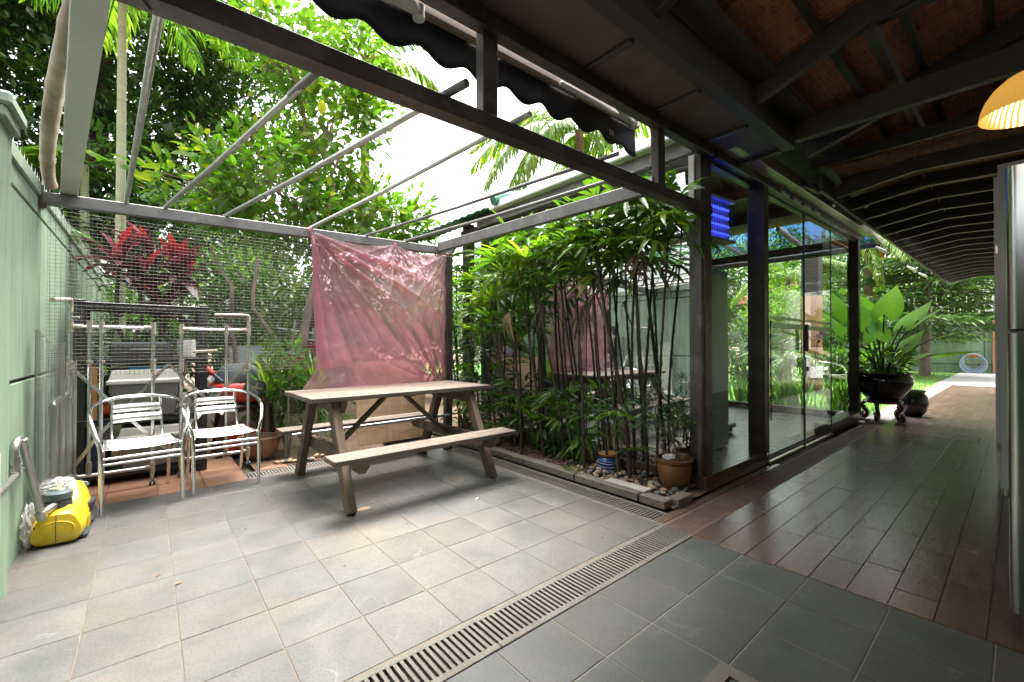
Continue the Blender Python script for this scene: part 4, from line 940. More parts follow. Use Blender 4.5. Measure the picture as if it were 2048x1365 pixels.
# ------------------------------------------------------------------ pipe rack with castors
rk = thing('pipe_rack', 'folding stainless pipe rack with beige joints behind the chairs', 'rack', (.1, 4.65, 0), world=True)
r = .0125
def rp(p0, p1, mat='alu', rr=r): part('rail', Bld().tube([p0, p1], rr, 12), M[mat], rk, smooth=60)
def jt(p0, p1, rr=.0185): part('joint', Bld().tube([p0, p1], rr, 12), M['beige'], rk, smooth=60)
for (xs, y, ext, elx) in (((-.45, -.345, -.28, .03), 4.62, 0, .0), ((.22, .55, .725), 4.74, 2, 0)):
    for i, x in enumerate(xs):
        top = 1.29
        if i == ext: top = 1.46 if ext == 0 else 1.40
        lowz = .14 if i not in (0, len(xs) - 1) else .07
        rp((x, y, lowz), (x, y, top)); jt((x, y, lowz + .03), (x, y, lowz + .11))
        jt((x, y, 1.24), (x, y, 1.335)); jt((x, y, 1.015), (x, y, 1.03), .021)
        if i in (0, len(xs) - 1): jt((x, y, .92), (x, y, 1.0))
    rp((xs[0], y, 1.29), (xs[-1], y, 1.29)); rp((xs[0], y, .15), (xs[-1], y, .15)); jt((xs[0], y, .15), (xs[0] + .05, y, .15)); jt((xs[-1] - .05, y, .15), (xs[-1], y, .15)); jt((xs[0], y, 1.29), (xs[0] + .06, y, 1.29)); jt((xs[-1] - .06, y, 1.29), (xs[-1], y, 1.29))
    for x in (xs[0], xs[-1]):
        for s in (-.012, .012): part('castor', Bld().lathe([(0, -.007), (.024, -.007), (.026, 0), (.024, .007), (0, .007)], (x + s, y - .01, .026), 16, Matrix.Rotation(math.pi / 2, 3, 'Y')), M['dgrey'], rk, smooth=40)
        part('castor_stem', Bld().tube([(x, y, .03), (x, y, .09)], .009, 8), M['alu'], rk, smooth=50)
part('arm', Bld().tube(smooth_path([(-.45, 4.62, 1.40), (-.45, 4.62, 1.47), (-.452, 4.57, 1.49), (-.47, 4.0, 1.44)]), .015, 12), M['beige'], rk, smooth=60)
part('arm', Bld().tube(smooth_path([(.725, 4.74, 1.36), (.725, 4.74, 1.41), (.69, 4.73, 1.43), (.45, 4.66, 1.42)]), .015, 12), M['beige'], rk, smooth=60)
jt((-.45, 4.615, 1.36), (-.40, 4.60, 1.36), .009); jt((.30, 4.73, 1.09), (.48, 4.70, 1.10), .013)
for (a, b_) in (((-.44, 4.60, .98), (.05, 4.60, .36)), ((.13, 4.66, .99), (-.30, 4.60, .44)), ((.13, 4.66, .99), (.52, 4.70, .52)), ((.715, 4.72, .98), (.33, 4.72, .50)), ((.0, 4.6, .43), (.16, 4.66, .22)), ((.30, 4.70, .50), (.14, 4.66, .22)), ((-.30, 4.6, .44), (-.42, 4.6, .24))):
    part('scissor_bar', Bld().bar(a, b_, .004, .024, up=(0, 1, 0)).bar(a, b_, .024, .004, up=(0, 1, 0)), M['alu'], rk)

# ------------------------------------------------------------------ black plastic shelving and what stands on it
sh = thing('storage_shelf', 'black plastic storage shelf behind the pipe rack', 'shelf', (-.02, 5.08, 0))
W_, D_ = .88, .46
for z in (.10, .53, 1.03, 1.49):
    part('shelf_board', Bld().box((0, 0, z), (W_, D_, .022), None, .004).box((0, -D_ / 2 + .012, z - .018), (W_, .024, .05), None, .005).box((0, D_ / 2 - .012, z - .018), (W_, .024, .05), None, .005), M['wshelf'], sh)
for sx in (-1, 1):
    for sy in (-1, 1): part('leg', Bld().box((sx * (W_ / 2 - .035), sy * (D_ / 2 - .03), .76), (.065, .055, 1.52), None, .006), M['wshelf'], sh)
def lidded_box(label, loc, w, d, h, rz=0):
    t = thing('storage_box', label, 'box', loc, rz); b = Bld(); a = .86
    v = [(x * w / 2 * s, y * d / 2 * s, z) for z, s in ((0, a), (h * .72, 1)) for x, y in ((-1, -1), (1, -1), (1, 1), (-1, 1))]
    part('tub', Bld().add(v, [(3, 2, 1, 0), (4, 5, 6, 7)] + [(k, (k + 1) % 4, 4 + (k + 1) % 4, 4 + k) for k in range(4)]), M['boxgrey'], t, bevel=.01)
    v = [(x * w / 2 * s, y * d / 2 * s, z) for z, s in ((h * .70, 1.06), (h * .78, 1.06), (h * .80, 1.0), (h, .92)) for x, y in ((-1, -1), (1, -1), (1, 1), (-1, 1))]
    part('lid', Bld().add(v, [(3, 2, 1, 0), (12, 13, 14, 15)] + [(4 * q + k, 4 * q + (k + 1) % 4, 4 * q + 4 + (k + 1) % 4, 4 * q + 4 + k) for q in range(3) for k in range(4)]), M['cream'], t, bevel=.008); return t
lidded_box('large grey storage box with cream lid on the middle shelf', (-.02, 5.0, .541), .46, .36, .40)
lidded_box('grey storage box with cream lid on the bottom shelf', (.04, 5.0, .111), .46, .36, .34)
tr_ = thing('blue_tray', 'flat blue folded cloth lying on top of the grey storage box', 'cloth', (.0, 5.0, .942)); part('fold', Bld().box((0, 0, .008), (.26, .24, .015), None, .005).box((.005, 0, .022), (.25, .23, .012), None, .004), M['blue'], tr_)
hz_ = Bld().tube(smooth_path([(-.30, 5.02, .56), (-.28, 5.0, .80), (-.22, 4.97, .93), (-.12, 4.95, .955), (.0, 4.93, .965), (.12, 4.93, .968)]), .028, 12); tag(part('grey_duct', hz_, M['slategrey'], smooth=60), 'bent grey hose lying over the storage box lid', 'hose')
tag(part('wooden_board', Bld().box((-.335, 4.87, .77), (.035, .02, .46), None, .003), pm('varnished_pine', (.55, .28, .10), (.45, .2, .07), 5, .4, stretch=(1, 1, .2))), 'orange varnished board standing upright on the shelf', 'board')
ob = Bld().ell((-.26, 4.97, .60), (.062, .062, .058), 18, 12); tag(part('orange_ball', ob, M['orange'], smooth=180), 'orange plastic float beside the grey storage box', 'float')
tbx = thing('tool_case', 'black tool case lying on the middle shelf board', 'case', (-.05, 5.0, 1.042)); part('shell', Bld().box((0, 0, .07), (.40, .26, .13), None, .02), M['dgrey'], tbx); part('handle', Bld().tube(smooth_path([(-.07, -.14, .06), (-.06, -.17, .07), (.06, -.17, .07), (.07, -.14, .06)]), .008, 8), M['slategrey'], tbx, smooth=60)
bk = thing('paint_tin', 'pale paint tin on the middle shelf beside the tool case', 'tin', (.27, 5.0, 1.042)); part('can', Bld().lathe([(0, 0), (.07, 0), (.07, .15), (.066, .155), (0, .155)], (0, 0, 0), 24), M['cream'], bk, smooth=40); part('bail', Bld().tube([(.072 * math.cos(a), -.02, .11 + .06 * math.sin(a)) for a in [math.pi * q / 10 for q in range(11)]], .002, 5), M['galv'], bk)
bk2 = thing('blue_bucket', 'dark blue bucket on the bottom shelf by the castor', 'bucket', (-.33, 4.98, .111)); part('pail', Bld().lathe([(0, 0), (.085, 0), (.105, .22), (.112, .22), (.112, .235), (.098, .235), (.08, .02), (0, .02)], (0, 0, 0), 28), pm('navy_plastic', (.03, .05, .13), None, 5, .45), bk2, smooth=40)
crt = thing('red_crate', 'red plastic crate on the ground beneath the brown stool', 'crate', (.80, 5.48, 0)); part('tray', Bld().box((0, 0, .12), (.36, .26, .02)).box((0, -.13, .12), (.36, .012, .2)).box((0, .13, .12), (.36, .012, .2)).box((-.18, 0, .12), (.012, .26, .2)).box((.18, 0, .12), (.012, .26, .2)), M['red'], crt)
wb = tag(part('white_sack', crumple((.62, 5.9, .55), (.16, .12, .28), 30, 20, .18, 12), M['film']), 'white translucent sack standing behind the clay bowl', 'sack')
wb2 = tag(part('pale_sheet', Bld().box((1.02, 6.4, 1.02), (.5, .02, .26), Matrix.Rotation(R_(-35), 3, 'X')), M['slategrey']), 'grey sheet propped among the plants behind the rack', 'sheet')
# red electric mower stored on a brown stool
st = thing('plastic_stool', 'dark brown plastic stool under the red mower', 'stool', (.80, 5.45, 0))
part('seat', Bld().box((0, 0, .50), (.52, .40, .05), None, .02), M['brownplastic'], st)
for sx in (-1, 1):
    for sy in (-1, 1): plank('leg', (sx * .25, sy * .19, 0), (sx * .21, sy * .15, .48), .06, .04, M['brownplastic'], st, up=(0, 1, 0))
mw = thing('lawn_mower', 'red and black electric lawn mower stored on a stool', 'mower', (.74, 5.45, .525), R_(-12))
part('deck', loft([(-.19, .16, .12, .04, .5), (-.16, .25, .20, .02, .45), (0, .30, .26, .02, .45), (.16, .25, .22, .02, .45), (.19, .16, .12, .04, .5)]), M['red'], mw, smooth=50)
part('motor_cover', loft([(-.15, .10, .16, .18, .6), (-.10, .20, .26, .16, .6), (.06, .22, .27, .16, .6), (.14, .10, .17, .18, .6)]), M['slategrey'], mw, smooth=50)
for (x, z, rr_) in ((.17, .17, .105), (-.21, .12, .09)):
    for y in (-.215, .215):
        w_ = part('wheel', Bld().lathe([(0, -.025), (rr_ * .9, -.025), (rr_, -.018), (rr_, .018), (rr_ * .9, .025), (0, .025)], (x, y, z), 28, Matrix.Rotation(math.pi / 2, 3, 'X')), M['dgrey'], mw, smooth=40)
        part('hub', Bld().lathe([(0, .004), (rr_ * .72, .003), (rr_ * .74, 0)], (x, y - .026 if y < 0 else y + .026, z), 24, Matrix.Rotation(math.pi / 2 if y < 0 else -math.pi / 2, 3, 'X')), M['slategrey'], w_)
        for q in range(5):
            a = q * 1.2566; part('spoke', Bld().bar((x, y - .031 if y < 0 else y + .031, z), (x + rr_ * .62 * math.cos(a), y - .031 if y < 0 else y + .031, z + rr_ * .62 * math.sin(a)), .012, .004, up=(0, 1, 0)), M['galv'], w_)
part('handle_bar', Bld().tube([(-.12, -.2, .25), (-.62, -.16, .74)], .017, 10), M['slategrey'], mw, smooth=60); part('handle_clamp', Bld().tube([(-.20, -.195, .33), (-.28, -.188, .41)], .03, 10).tube([(-.40, -.18, .52), (-.45, -.175, .57)], .024, 10), M['red'], mw, smooth=60)

# ------------------------------------------------------------------ pots, guard and board behind the table
def pot(name, label, loc, prof, mat, n=40, soilr=None, soilz=None):
    t = thing(name, label, 'pot', loc); part('vessel', Bld().lathe(prof, (0, 0, 0), n), mat, t, smooth=40)
    if soilr: part('soil', Bld().lathe([(0, .012), (soilr * .6, .006), (soilr, 0)], (0, 0, soilz), n), M['soil'], t, smooth=60)
    return t
pot('clay_bowl', 'wide weathered clay bowl on the terracotta tiles behind a chair', (.87, 5.02, 0), [(0, 0), (.10, 0), (.145, .05), (.178, .13), (.188, .19), (.196, .20), (.196, .222), (.176, .222), (.170, .17), (0, .15)], M['clay'], soilr=.168, soilz=.165)
bd = thing('plywood_board', 'large plywood board standing behind the picnic table', 'board', (2.18, 4.74, 0), R_(3)); 
o = part('sheet', Bld().box((0, 0, .50), (.86, .015, .93), Matrix.Rotation(R_(-4), 3, 'X')), M['ply'], bd); part('foot_block', Bld().box((.15, .02, .02), (.5, .06, .045)), M['dgrey'], bd)
gd = thing('wire_guard', 'cylinder of green wire netting round a small shrub', 'plant guard', (1.22, 4.84, 0)); gb = Bld()
for k in range(36): a = k * 2 * math.pi / 36; gb.tube([(.15 * math.cos(a), .13 * math.sin(a), 0), (.15 * math.cos(a + .05), .13 * math.sin(a), .46 + .02 * math.sin(a * 3))], .001, 4, cap=False)
for j in range(20): gb.tube([(.15 * math.cos(a), .13 * math.sin(a), .01 + .023 * j) for a in [k * 2 * math.pi / 28 for k in range(28)]], .001, 4, closed=True)
part('netting', gb, pm('green_wire', (.25, .30, .16), (.18, .2, .1), 20, .6), gd); part('stake', Bld().tube([(-.15, -.05, 0), (-.13, -.05, .72)], .011, 8), M['bark'], gd); part('stump', Bld().tube([(.0, -.13, 0), (.01, -.135, .30)], .022, 8), M['bark'], gd)

# ------------------------------------------------------------------ pink plastic sheet tied to the fence
def ridge(x): return 1 - abs(((x / math.pi) % 1) * 2 - 1)
N = 200; U, Vv = np.meshgrid(np.linspace(0, 1, N + 1), np.linspace(0, 1, N + 1), indexing='ij')
def clerp(v, xs, ys): return np.interp(v, xs, ys)
xl = clerp(Vv, [0, .15, .8, .88, 1.0], [1.085, 1.098, 1.13, 1.08, .945]); xr = clerp(Vv, [0, .1, .5, .85, 1], [2.485, 2.462, 2.45, 2.455, 2.36])
X = xl + (xr - xl) * U
sag = lambda u, a, b_, d: np.where((u >= a) & (u <= b_), d * np.sin(np.pi * np.clip((u - a) / (b_ - a), 0, 1)), 0)
u1 = (1.88 - 1.085) / 1.4
ztop = np.interp(U, [0, u1, 1], [2.165, 2.155, 2.145]) - sag(U, 0, u1, .055) - sag(U, u1, 1, .045)
zbot = np.interp(U, [0, .25, 1], [.70, .66, .66])
Z = ztop + (zbot - ztop) * Vv
def radial(px, pz, k, ph, amp, reach, power=1.0, sh=2.5):
    dx, dz = X - px, pz - Z; r = np.sqrt(dx ** 2 + dz ** 2) + 1e-6; th = np.arctan2(dx, dz)
    f = np.vectorize(ridge)(th * k + ph + .9 * np.sin(th * 5.3 + ph * 3) + .5 * np.sin(th * 2.1 + r * 2)); return amp * (f ** sh - .3) * np.exp(-(r / reach) ** 2) * np.clip(r / .12, 0, 1) ** power
Yd = radial(1.085, 2.165, 13, .3, .060, 1.5) + radial(1.085, 2.165, 29, 1.1, .022, 1.0) + radial(1.88, 2.155, 7, .2, .05, .5) + radial(1.88, 2.155, 17, .9, .018, .35) + radial(2.485, 2.145, 11, .7, .05, .8) + radial(2.46, .66, 10, .5, .055, .9) + radial(2.46, .66, 23, .2, .022, .6)
rng = np.random.RandomState(4)
for q in range(26):
    fx, fz_, ph = rng.uniform(4, 26), rng.uniform(4, 26), rng.uniform(0, 6); Yd += .0032 * np.abs(np.sin(X * fx * rng.choice([-1, 1]) + Z * fz_ + ph)) * (8 / (fx + fz_)) ** .5
bil = np.sin(np.pi * U) ** .8 * np.interp(Vv, [0, .12, .3, .42, .75, 1], [0, .045, .125, .13, .05, .02]) + .10 * np.clip((Vv - .80) / .2, 0, 1) ** 1.5 + .03 * np.clip(1 - U * 8, 0, 1) * Vv
Y = 4.052 - Yd * np.minimum(1, Vv * 8 + .1) - bil
ids = np.arange((N + 1) ** 2).reshape(N + 1, N + 1); Q = np.stack([ids[:-1, :-1], ids[1:, :-1], ids[1:, 1:], ids[:-1, 1:]], -1).reshape(-1, 4)
t = NT('pink_plastic_film'); bs = t.bsdf; c = t.coords(); bs.inputs['Roughness'].default_value = .2; bs.inputs['Specular IOR Level'].default_value = .9
pk = t.ramp(t.noise(c, 2.2, 4), [(.3, (.54, .25, .32)), (.7, (.62, .45, .48))]); t.ln(pk, bs.inputs['Base Color'])
vo = t.new('TexVoronoi', feature='DISTANCE_TO_EDGE', inp={'Scale': 14.0}); mp = t.coords((1, 1, .55)); nz = t.noise(mp, 11, 8, .8, 2.4); t.bump(nz, 1.0, .03)
trl = t.new('BsdfTranslucent', inp={0: (.80, .30, .38, 1)}); tp = t.new('BsdfTransparent', inp={0: (.84, .56, .59, 1)})
m1 = t.new('MixShader', inp={0: .35}); t.ln(bs.outputs[0], m1.inputs[1]); t.ln(trl.outputs[0], m1.inputs[2])
m2 = t.new('MixShader'); fac = t.ramp(t.noise(c, 1.6, 3), [(.35, (.58,) * 3), (.7, (.30,) * 3)]); t.ln(fac, m2.inputs[0]); t.ln(m1.outputs[0], m2.inputs[1]); t.ln(tp.outputs[0], m2.inputs[2]); t.ln(m2.outputs[0], t.out.inputs[0]); M['pink'] = t.m
me = np_mesh('sheet', np.stack([X, Y, Z], -1).reshape(-1, 3), [Q], True)
tarp = thing('plastic_sheet', 'translucent pink plastic sheet tied to the fence behind the table', 'plastic sheet', (1.8, 4.05, .7), world=True)
link('sheet', me, M['pink'], tarp)
hs = Bld()  # doubled strip hanging at the left edge
for i in range(31):
    s = i / 30; z = 2.12 - 1.19 * s; hs.v += [(1.088 + .05 * s, 4.03 - .01 * math.sin(s * 9), z), (1.105 + .14 * s + .012 * math.sin(s * 14), 4.018 - .012 * math.sin(s * 7 + 1), z)]
for i in range(30): hs.f.append((2 * i, 2 * i + 1, 2 * i + 3, 2 * i + 2))
part('folded_edge', hs, M['pink'], tarp, smooth=180)
part('tie', Bld().ell((1.083, 4.04, 2.175), (.018, .03, .02), 10, 6).ell((1.88, 4.04, 2.16), (.010, .02, .012), 10, 6).ell((2.495, 4.04, 2.15), (.022, .02, .008), 10, 6), M['pink'], tarp, smooth=180)
# ------------------------------------------------------------------ foliage tools
LEAF8 = (np.array([(0, 0, 0), (.3, -.5, .08), (.3, 0, 0), (.3, .5, .08), (.7, -.38, .05), (.7, 0, -.03), (.7, .38, .05), (1, 0, -.10)]),
         [np.array([(0, 1, 2), (0, 2, 3), (4, 7, 5), (5, 7, 6)]), np.array([(1, 4, 5, 2), (2, 5, 6, 3)])])
LEAF4 = (np.array([(0, 0, 0), (.45, -.5, .10), (.45, 0, 0), (.45, .5, .10), (1, 0, -.08)]), [np.array([(0, 1, 2), (0, 2, 3), (1, 4, 2), (2, 4, 3)])])
NEEDLE = (np.array([(0, -.5, 0), (0, .5, 0), (1, 0, -.1)]), [np.array([(0, 1, 2)])])
STRAP = (np.array([(0, -.25, 0), (0, .25, 0), (.3, -.5, .05), (.3, .5, .05), (.7, -.42, -.04), (.7, .42, -.04), (1, 0, -.22)]), [np.array([(0, 2, 3, 1), (2, 4, 5, 3)]), np.array([(4, 6, 5)])])
RG = np.random.RandomState(11)
def unit(a): return a / (np.linalg.norm(a, axis=-1, keepdims=True) + 1e-9)
def cloud(P, D, Nn, L, W, tm):
    T, FF = tm; n = len(P); k = len(T); D = unit(D); S = unit(np.cross(Nn, D)); Up = np.cross(D, S)
    L = np.broadcast_to(L, n)[:, None, None]; W = np.broadcast_to(W, n)[:, None, None]
    V = P[:, None, :] + D[:, None, :] * (T[None, :, 0:1] * L) + S[:, None, :] * (T[None, :, 1:2] * W) + Up[:, None, :] * (T[None, :, 2:3] * L)
    off = (np.arange(n) * k)[:, None, None]
    return V.reshape(-1, 3), [(f[None] + off).reshape(-1, f.shape[1]) for f in FF]
def clumps_in(c, r, n, shell=.45):
    d = unit(RG.normal(size=(n, 3))); rad = (shell + (1 - shell) * RG.rand(n)) ** .8
    return np.asarray(c) + d * rad[:, None] * np.asarray(r)
def leaves_at(C, per, spread, L, W, tm, droop=.25, out=None, lv=.25):
    n = len(C) * per; base = np.repeat(C, per, 0); o = unit(RG.normal(size=(n, 3))) * (RG.rand(n, 1) ** .5)
    P = base + o * spread; ctr = out if out is not None else C.mean(0)
    D = unit(o + .5 * unit(P - ctr) + np.array([0, 0, .15 - droop]) + .35 * RG.normal(size=(n, 3)))
    Nn = unit(np.array([0, 0, 1.0]) + .45 * RG.normal(size=(n, 3)) + .25 * unit(P - ctr))
    s = L * (1 + lv * RG.normal(size=n)).clip(.5, 1.6); return cloud(P, D, Nn, s, s * (W / L), tm)
def join(parts):
    V = []; F = {}; o = 0
    for v, fs in parts:
        V.append(v)
        for f in fs: F.setdefault(f.shape[1], []).append(f + o)
        o += len(v)
    return np.concatenate(V), [np.concatenate(f) for f in F.values()]
def crown(name, parts, mat, parent): 
    V, F = join(parts); return link(name, np_mesh(name, V, F), mat, parent)
def branch(b, p0, p1, r0, r1, wob=.08, n=6, seed=0):
    p0, p1 = Vector(p0), Vector(p1); L = (p1 - p0).length; rd = random.Random(seed); pts = []; rr = []
    for k in range(n + 1):
        s = k / n; w = math.sin(math.pi * s) * wob * L
        pts.append(p0.lerp(p1, s) + Vector((rd.uniform(-1, 1) * w, rd.uniform(-1, 1) * w, rd.uniform(-.3, .8) * w))); rr.append(r0 + (r1 - r0) * s)
    b.tube(pts, rr, 7); return pts
def tree(name, label, loc, trunk, vols, leaf, mat, bark, group=None, cat='tree', droop=.25, twig=True):
    """trunk: list of (point, radius); vols: (centre, radii, clumps, per clump, spread); leaf: (L, W, template)"""
    t = thing(name, label, cat, loc, world=True, group=group); b = Bld()
    b.tube([Vector(p) for p, r in trunk], [r for p, r in trunk], 10); parts = []
    tp = [Vector(p) for p, r in trunk]
    for i, (c, r, n, per, spread) in enumerate(vols):
        C = clumps_in(c, r, n); fork = min(tp, key=lambda q: (q - Vector(c)).length + (2 if q.z > c[2] else 0))
        limb = branch(b, fork, c, trunk[-1][1] * .8, trunk[-1][1] * .35, .1, 7, i)
        if twig:
            for k in range(min(n, 16)): branch(b, limb[random.randint(2, len(limb) - 1)], C[k], trunk[-1][1] * .3, .006, .1, 4, k + 50)
        parts.append(leaves_at(C, per, spread, leaf[0], leaf[1], leaf[2], droop, np.asarray(c) - np.array([0, 0, r[2] * .5])))
    part('trunk', b, bark, t, smooth=60); crown('crown', parts, mat, t); return t

# ------------------------------------------------------------------ lady palms in the bed
def fan_mesh(seed, nseg, L, mat, droop, half=88, wf=1.0):
    rd = random.Random(seed); b = Bld(); pl_ = rd.uniform(.14, .26)
    b.tube([(0, 0, 0), (pl_ * .5, 0, pl_ * .30), (pl_, 0, pl_ * .38)], [.004, .003, .0026], 5)
    o = Vector((pl_, 0, pl_ * .38))
    for k in range(nseg):
        a = R_(-half + 2 * half * k / (nseg - 1) + rd.uniform(-7, 7)); l = L * rd.uniform(.8, 1.08) * (1 - .18 * abs(a) / 1.5); w = rd.uniform(.032, .05) * wf
        d = Vector((math.cos(a), math.sin(a), 0)); s = Vector((-math.sin(a), math.cos(a), 0)); dr = droop * rd.uniform(.6, 1.3); i0 = len(b.v); n = 5
        for j in range(n + 1):
            t = j / n; ww = w * (.22 + .78 * min(1, t / .35)) * (1 if t < .8 else 1 - .75 * (t - .8) / .2)
            p = o + d * (l * t * (1 - .18 * dr * t)) + Vector((0, 0, .16 * l * t - dr * l * t ** 2.2))
            b.v += [tuple(p - s * ww / 2 + Vector((0, 0, .006))), tuple(p), tuple(p + s * ww / 2 + Vector((0, 0, .006)))]
        for j in range(n):
            q = i0 + 3 * j; b.f += [(q, q + 3, q + 4, q + 1), (q + 1, q + 4, q + 5, q + 2)]
    me = bpy.data.meshes.new('fan'); me.from_pydata(b.v, [], b.f); me.materials.append(mat); me.update(); return me
FANS = {k: [fan_mesh(s * 7 + i, random.Random(s).randint(6, 9), .30, M[k], dr) for i, (s, dr) in enumerate(((1, .35), (2, .55), (3, .75), (4, .25), (5, .95), (6, .5)))] for k in ('l_rhapis', 'l_rhapis_d')}
FANS['l_dry'] = [fan_mesh(90 + i, 4, .22, M['l_dry'], 1.15, 38, .6) for i in range(3)]
nfan = [0]
def cane(root, x, y, h, lx, ly, r=.011, leaves=8, dark=.4, dry=1, z0=.0, sc=1.0, spread=.55):
    pts = []; n = 10
    for k in range(n + 1):
        s = k / n; pts.append((x + lx * s ** 1.3 + .012 * math.sin(s * 7 + y * 9), y + ly * s ** 1.3 + .012 * math.cos(s * 6 + x * 9), z0 + h * s))
    b = Bld().tube(pts, [r * (1 - .35 * k / n) for k in range(n + 1)], 8)
    if h > .9:
        for k in range(int(h * 9)):   # ragged leaf bases on the cane
            s = random.uniform(.1, .8); q = Vector(pts[int(s * n)]).lerp(Vector(pts[min(n, int(s * n) + 1)]), s * n - int(s * n)); a = random.uniform(0, 6.28)
            d = Vector((math.cos(a), math.sin(a), 0)); b.tube([q + d * r * .6, q + d * (r + .006) + Vector((0, 0, .03)), q + d * (r + .012) + Vector((0, 0, .055))], [.004, .003, .0008], 4)
    part('stem', b, M['cane' if h > .6 else 'stemg'], root, smooth=60)
    for k in range(leaves + dry):
        isdry = k >= leaves; s = (1 - spread * (k / max(1, leaves)) * (.6 / max(h, .6))) if not isdry else random.uniform(.68, .9)
        idx = min(n, max(0, int(s * n))); q = Vector(pts[idx]); a = k * 2.4 + y * 11 + random.uniform(-.4, .4)
        kind = 'l_dry' if isdry else ('l_rhapis_d' if random.random() < dark else 'l_rhapis')
        o = link('leaf', random.choice(FANS[kind]), None, root); el = R_(18 + 40 * (1 - k / max(1, leaves))) if not isdry else R_(-35)
        o.rotation_euler = (random.uniform(-.35, .35), -el * random.uniform(.6, 1.1), a); f = sc * random.uniform(.8, 1.15); o.scale = (f, f, f)
        o.location = q; nfan[0] += 1
CL = [
    ('tall lady palm clump with a thick dark cane behind the brown pot', [(3.02, 2.10, 2.3, -.10, .22, .016, 9), (3.16, 2.02, 2.05, .02, .10, .011, 7), (3.22, 2.2, 2.4, -.06, -.05, .011, 10), (3.22, 1.97, 2.2, .0, -.08, .010, 10), (3.10, 2.28, 2.0, -.02, .06, .010, 9)]),
    ('lady palm clump rising behind the striped blue pot', [(3.08, 2.38, 2.15, -.06, .10, .011, 8), (3.26, 2.46, 2.2, -.1, .05, .010, 8), (2.95, 2.52, 2.1, .03, .12, .011, 8)]),
    ('lady palm clump with dry hanging fans left of the blue pot', [(3.12, 2.70, 2.05, -.08, .16, .012, 8), (3.0, 2.83, 2.05, -.1, .2, .011, 7), (3.2, 2.9, 2.25, -.04, .1, .010, 7)]),
    ('dense lady palm clump in the middle of the bed', [(2.98, 3.08, 2.1, -.06, .22, .012, 8), (3.15, 3.22, 2.2, -.05, .12, .011, 8), (2.92, 3.32, 1.9, -.04, .16, .011, 7)]),
    ('yellowish lady palm clump behind the table right end', [(3.0, 3.55, 1.65, -.12, .16, .011, 8), (3.18, 3.62, 2.0, -.04, .1, .011, 8), (2.95, 3.78, 1.4, -.1, .1, .011, 7)]),
    ('lady palm clump beside the brown fence post', [(2.92, 4.05, 1.5, -.08, .12, .010, 7), (3.12, 4.15, 1.95, -.06, .06, .010, 8), (2.85, 4.32, 1.1, -.1, .05, .010, 7)]),
    ('lady palm clump furthest back behind the fence post', [(3.0, 4.62, 1.9, -.1, 0, .010, 8), (3.18, 4.9, 2.1, -.05, 0, .010, 8), (2.82, 4.85, 1.5, -.1, .05, .010, 7)]),
]
for i, (lab, cs) in enumerate(CL):
    t = thing('lady_palm', lab, 'palm', (cs[0][0], cs[0][1], 0), 0, 'lady palm clumps in the planting bed', world=True)
    for (x, y, h, lx, ly, r, lv) in cs: cane(t, x + .03, y, h + .04, lx * 1.3, ly * 1.5, r * 1.2, lv, dry=int(random.random() < .45), dark=.35 if i != 4 else .1)
    random.seed(100 + i)
yl = ['young lady palm with drooping leaves between blue pot and glass', 'young lady palm standing among the pebbles', 'young lady palm sprouting near the clover on the kerb', 'broad leaved young lady palm over the soil', 'young lady palm near the table right foot', 'young lady palm low behind the bench end', 'small lady palm under the fence post clump', 'small lady palm at the far back of the bed']
for i, (x, y, h) in enumerate(((3.16, 2.58, .50), (3.0, 2.20, .55), (3.10, 2.78, .58), (3.13, 3.02, .46), (3.08, 3.32, .45), (3.05, 3.66, .55), (2.95, 4.1, .6), (2.95, 4.5, .7))):
    t = thing('young_lady_palm', yl[i], 'palm', (x, y, 0), 0, 'young lady palms in the planting bed', world=True); cane(t, x, y, h, random.uniform(-.06, .02), random.uniform(-.04, .06), .006, 6, dark=.45, dry=1 if i % 3 == 1 else 0, sc=.8, spread=.75)
# low undergrowth at the back of the bed
P = np.stack([RG.uniform(3.08, 3.33, 460), RG.uniform(2.75, 5.2, 460), np.zeros(460)], 1); P[:, 2] = .05 + np.where(P[:, 1] > 3.4, .75, .34) * RG.rand(460) ** 1.4
V, F = cloud(P, RG.normal(size=(460, 3)) * [1, 1, .25] + [-.3, 0, .15], np.tile([0, 0, 1.0], (460, 1)) + .4 * RG.normal(size=(460, 3)), .20, .035, STRAP)
o = link('undergrowth', np_mesh('undergrowth', V, F), M['l_rhapis_d']); tag(o, 'dark low undergrowth along the foot of the side glass', 'undergrowth'); o['kind'] = 'stuff'
P = np.stack([RG.uniform(2.85, 3.3, 420), RG.uniform(2.3, 5.0, 420), np.full(420, .045)], 1)
V, F = cloud(P, RG.normal(size=(420, 3)) * [1, 1, .12], np.tile([0, 0, 1.0], (420, 1)) + .3 * RG.normal(size=(420, 3)), .10, .018, STRAP)
o = link('leaf_litter', np_mesh('leaf_litter', V, F), M['l_dry']); tag(o, 'dry fallen leaves scattered on the soil of the bed', 'leaf litter'); o['kind'] = 'stuff'

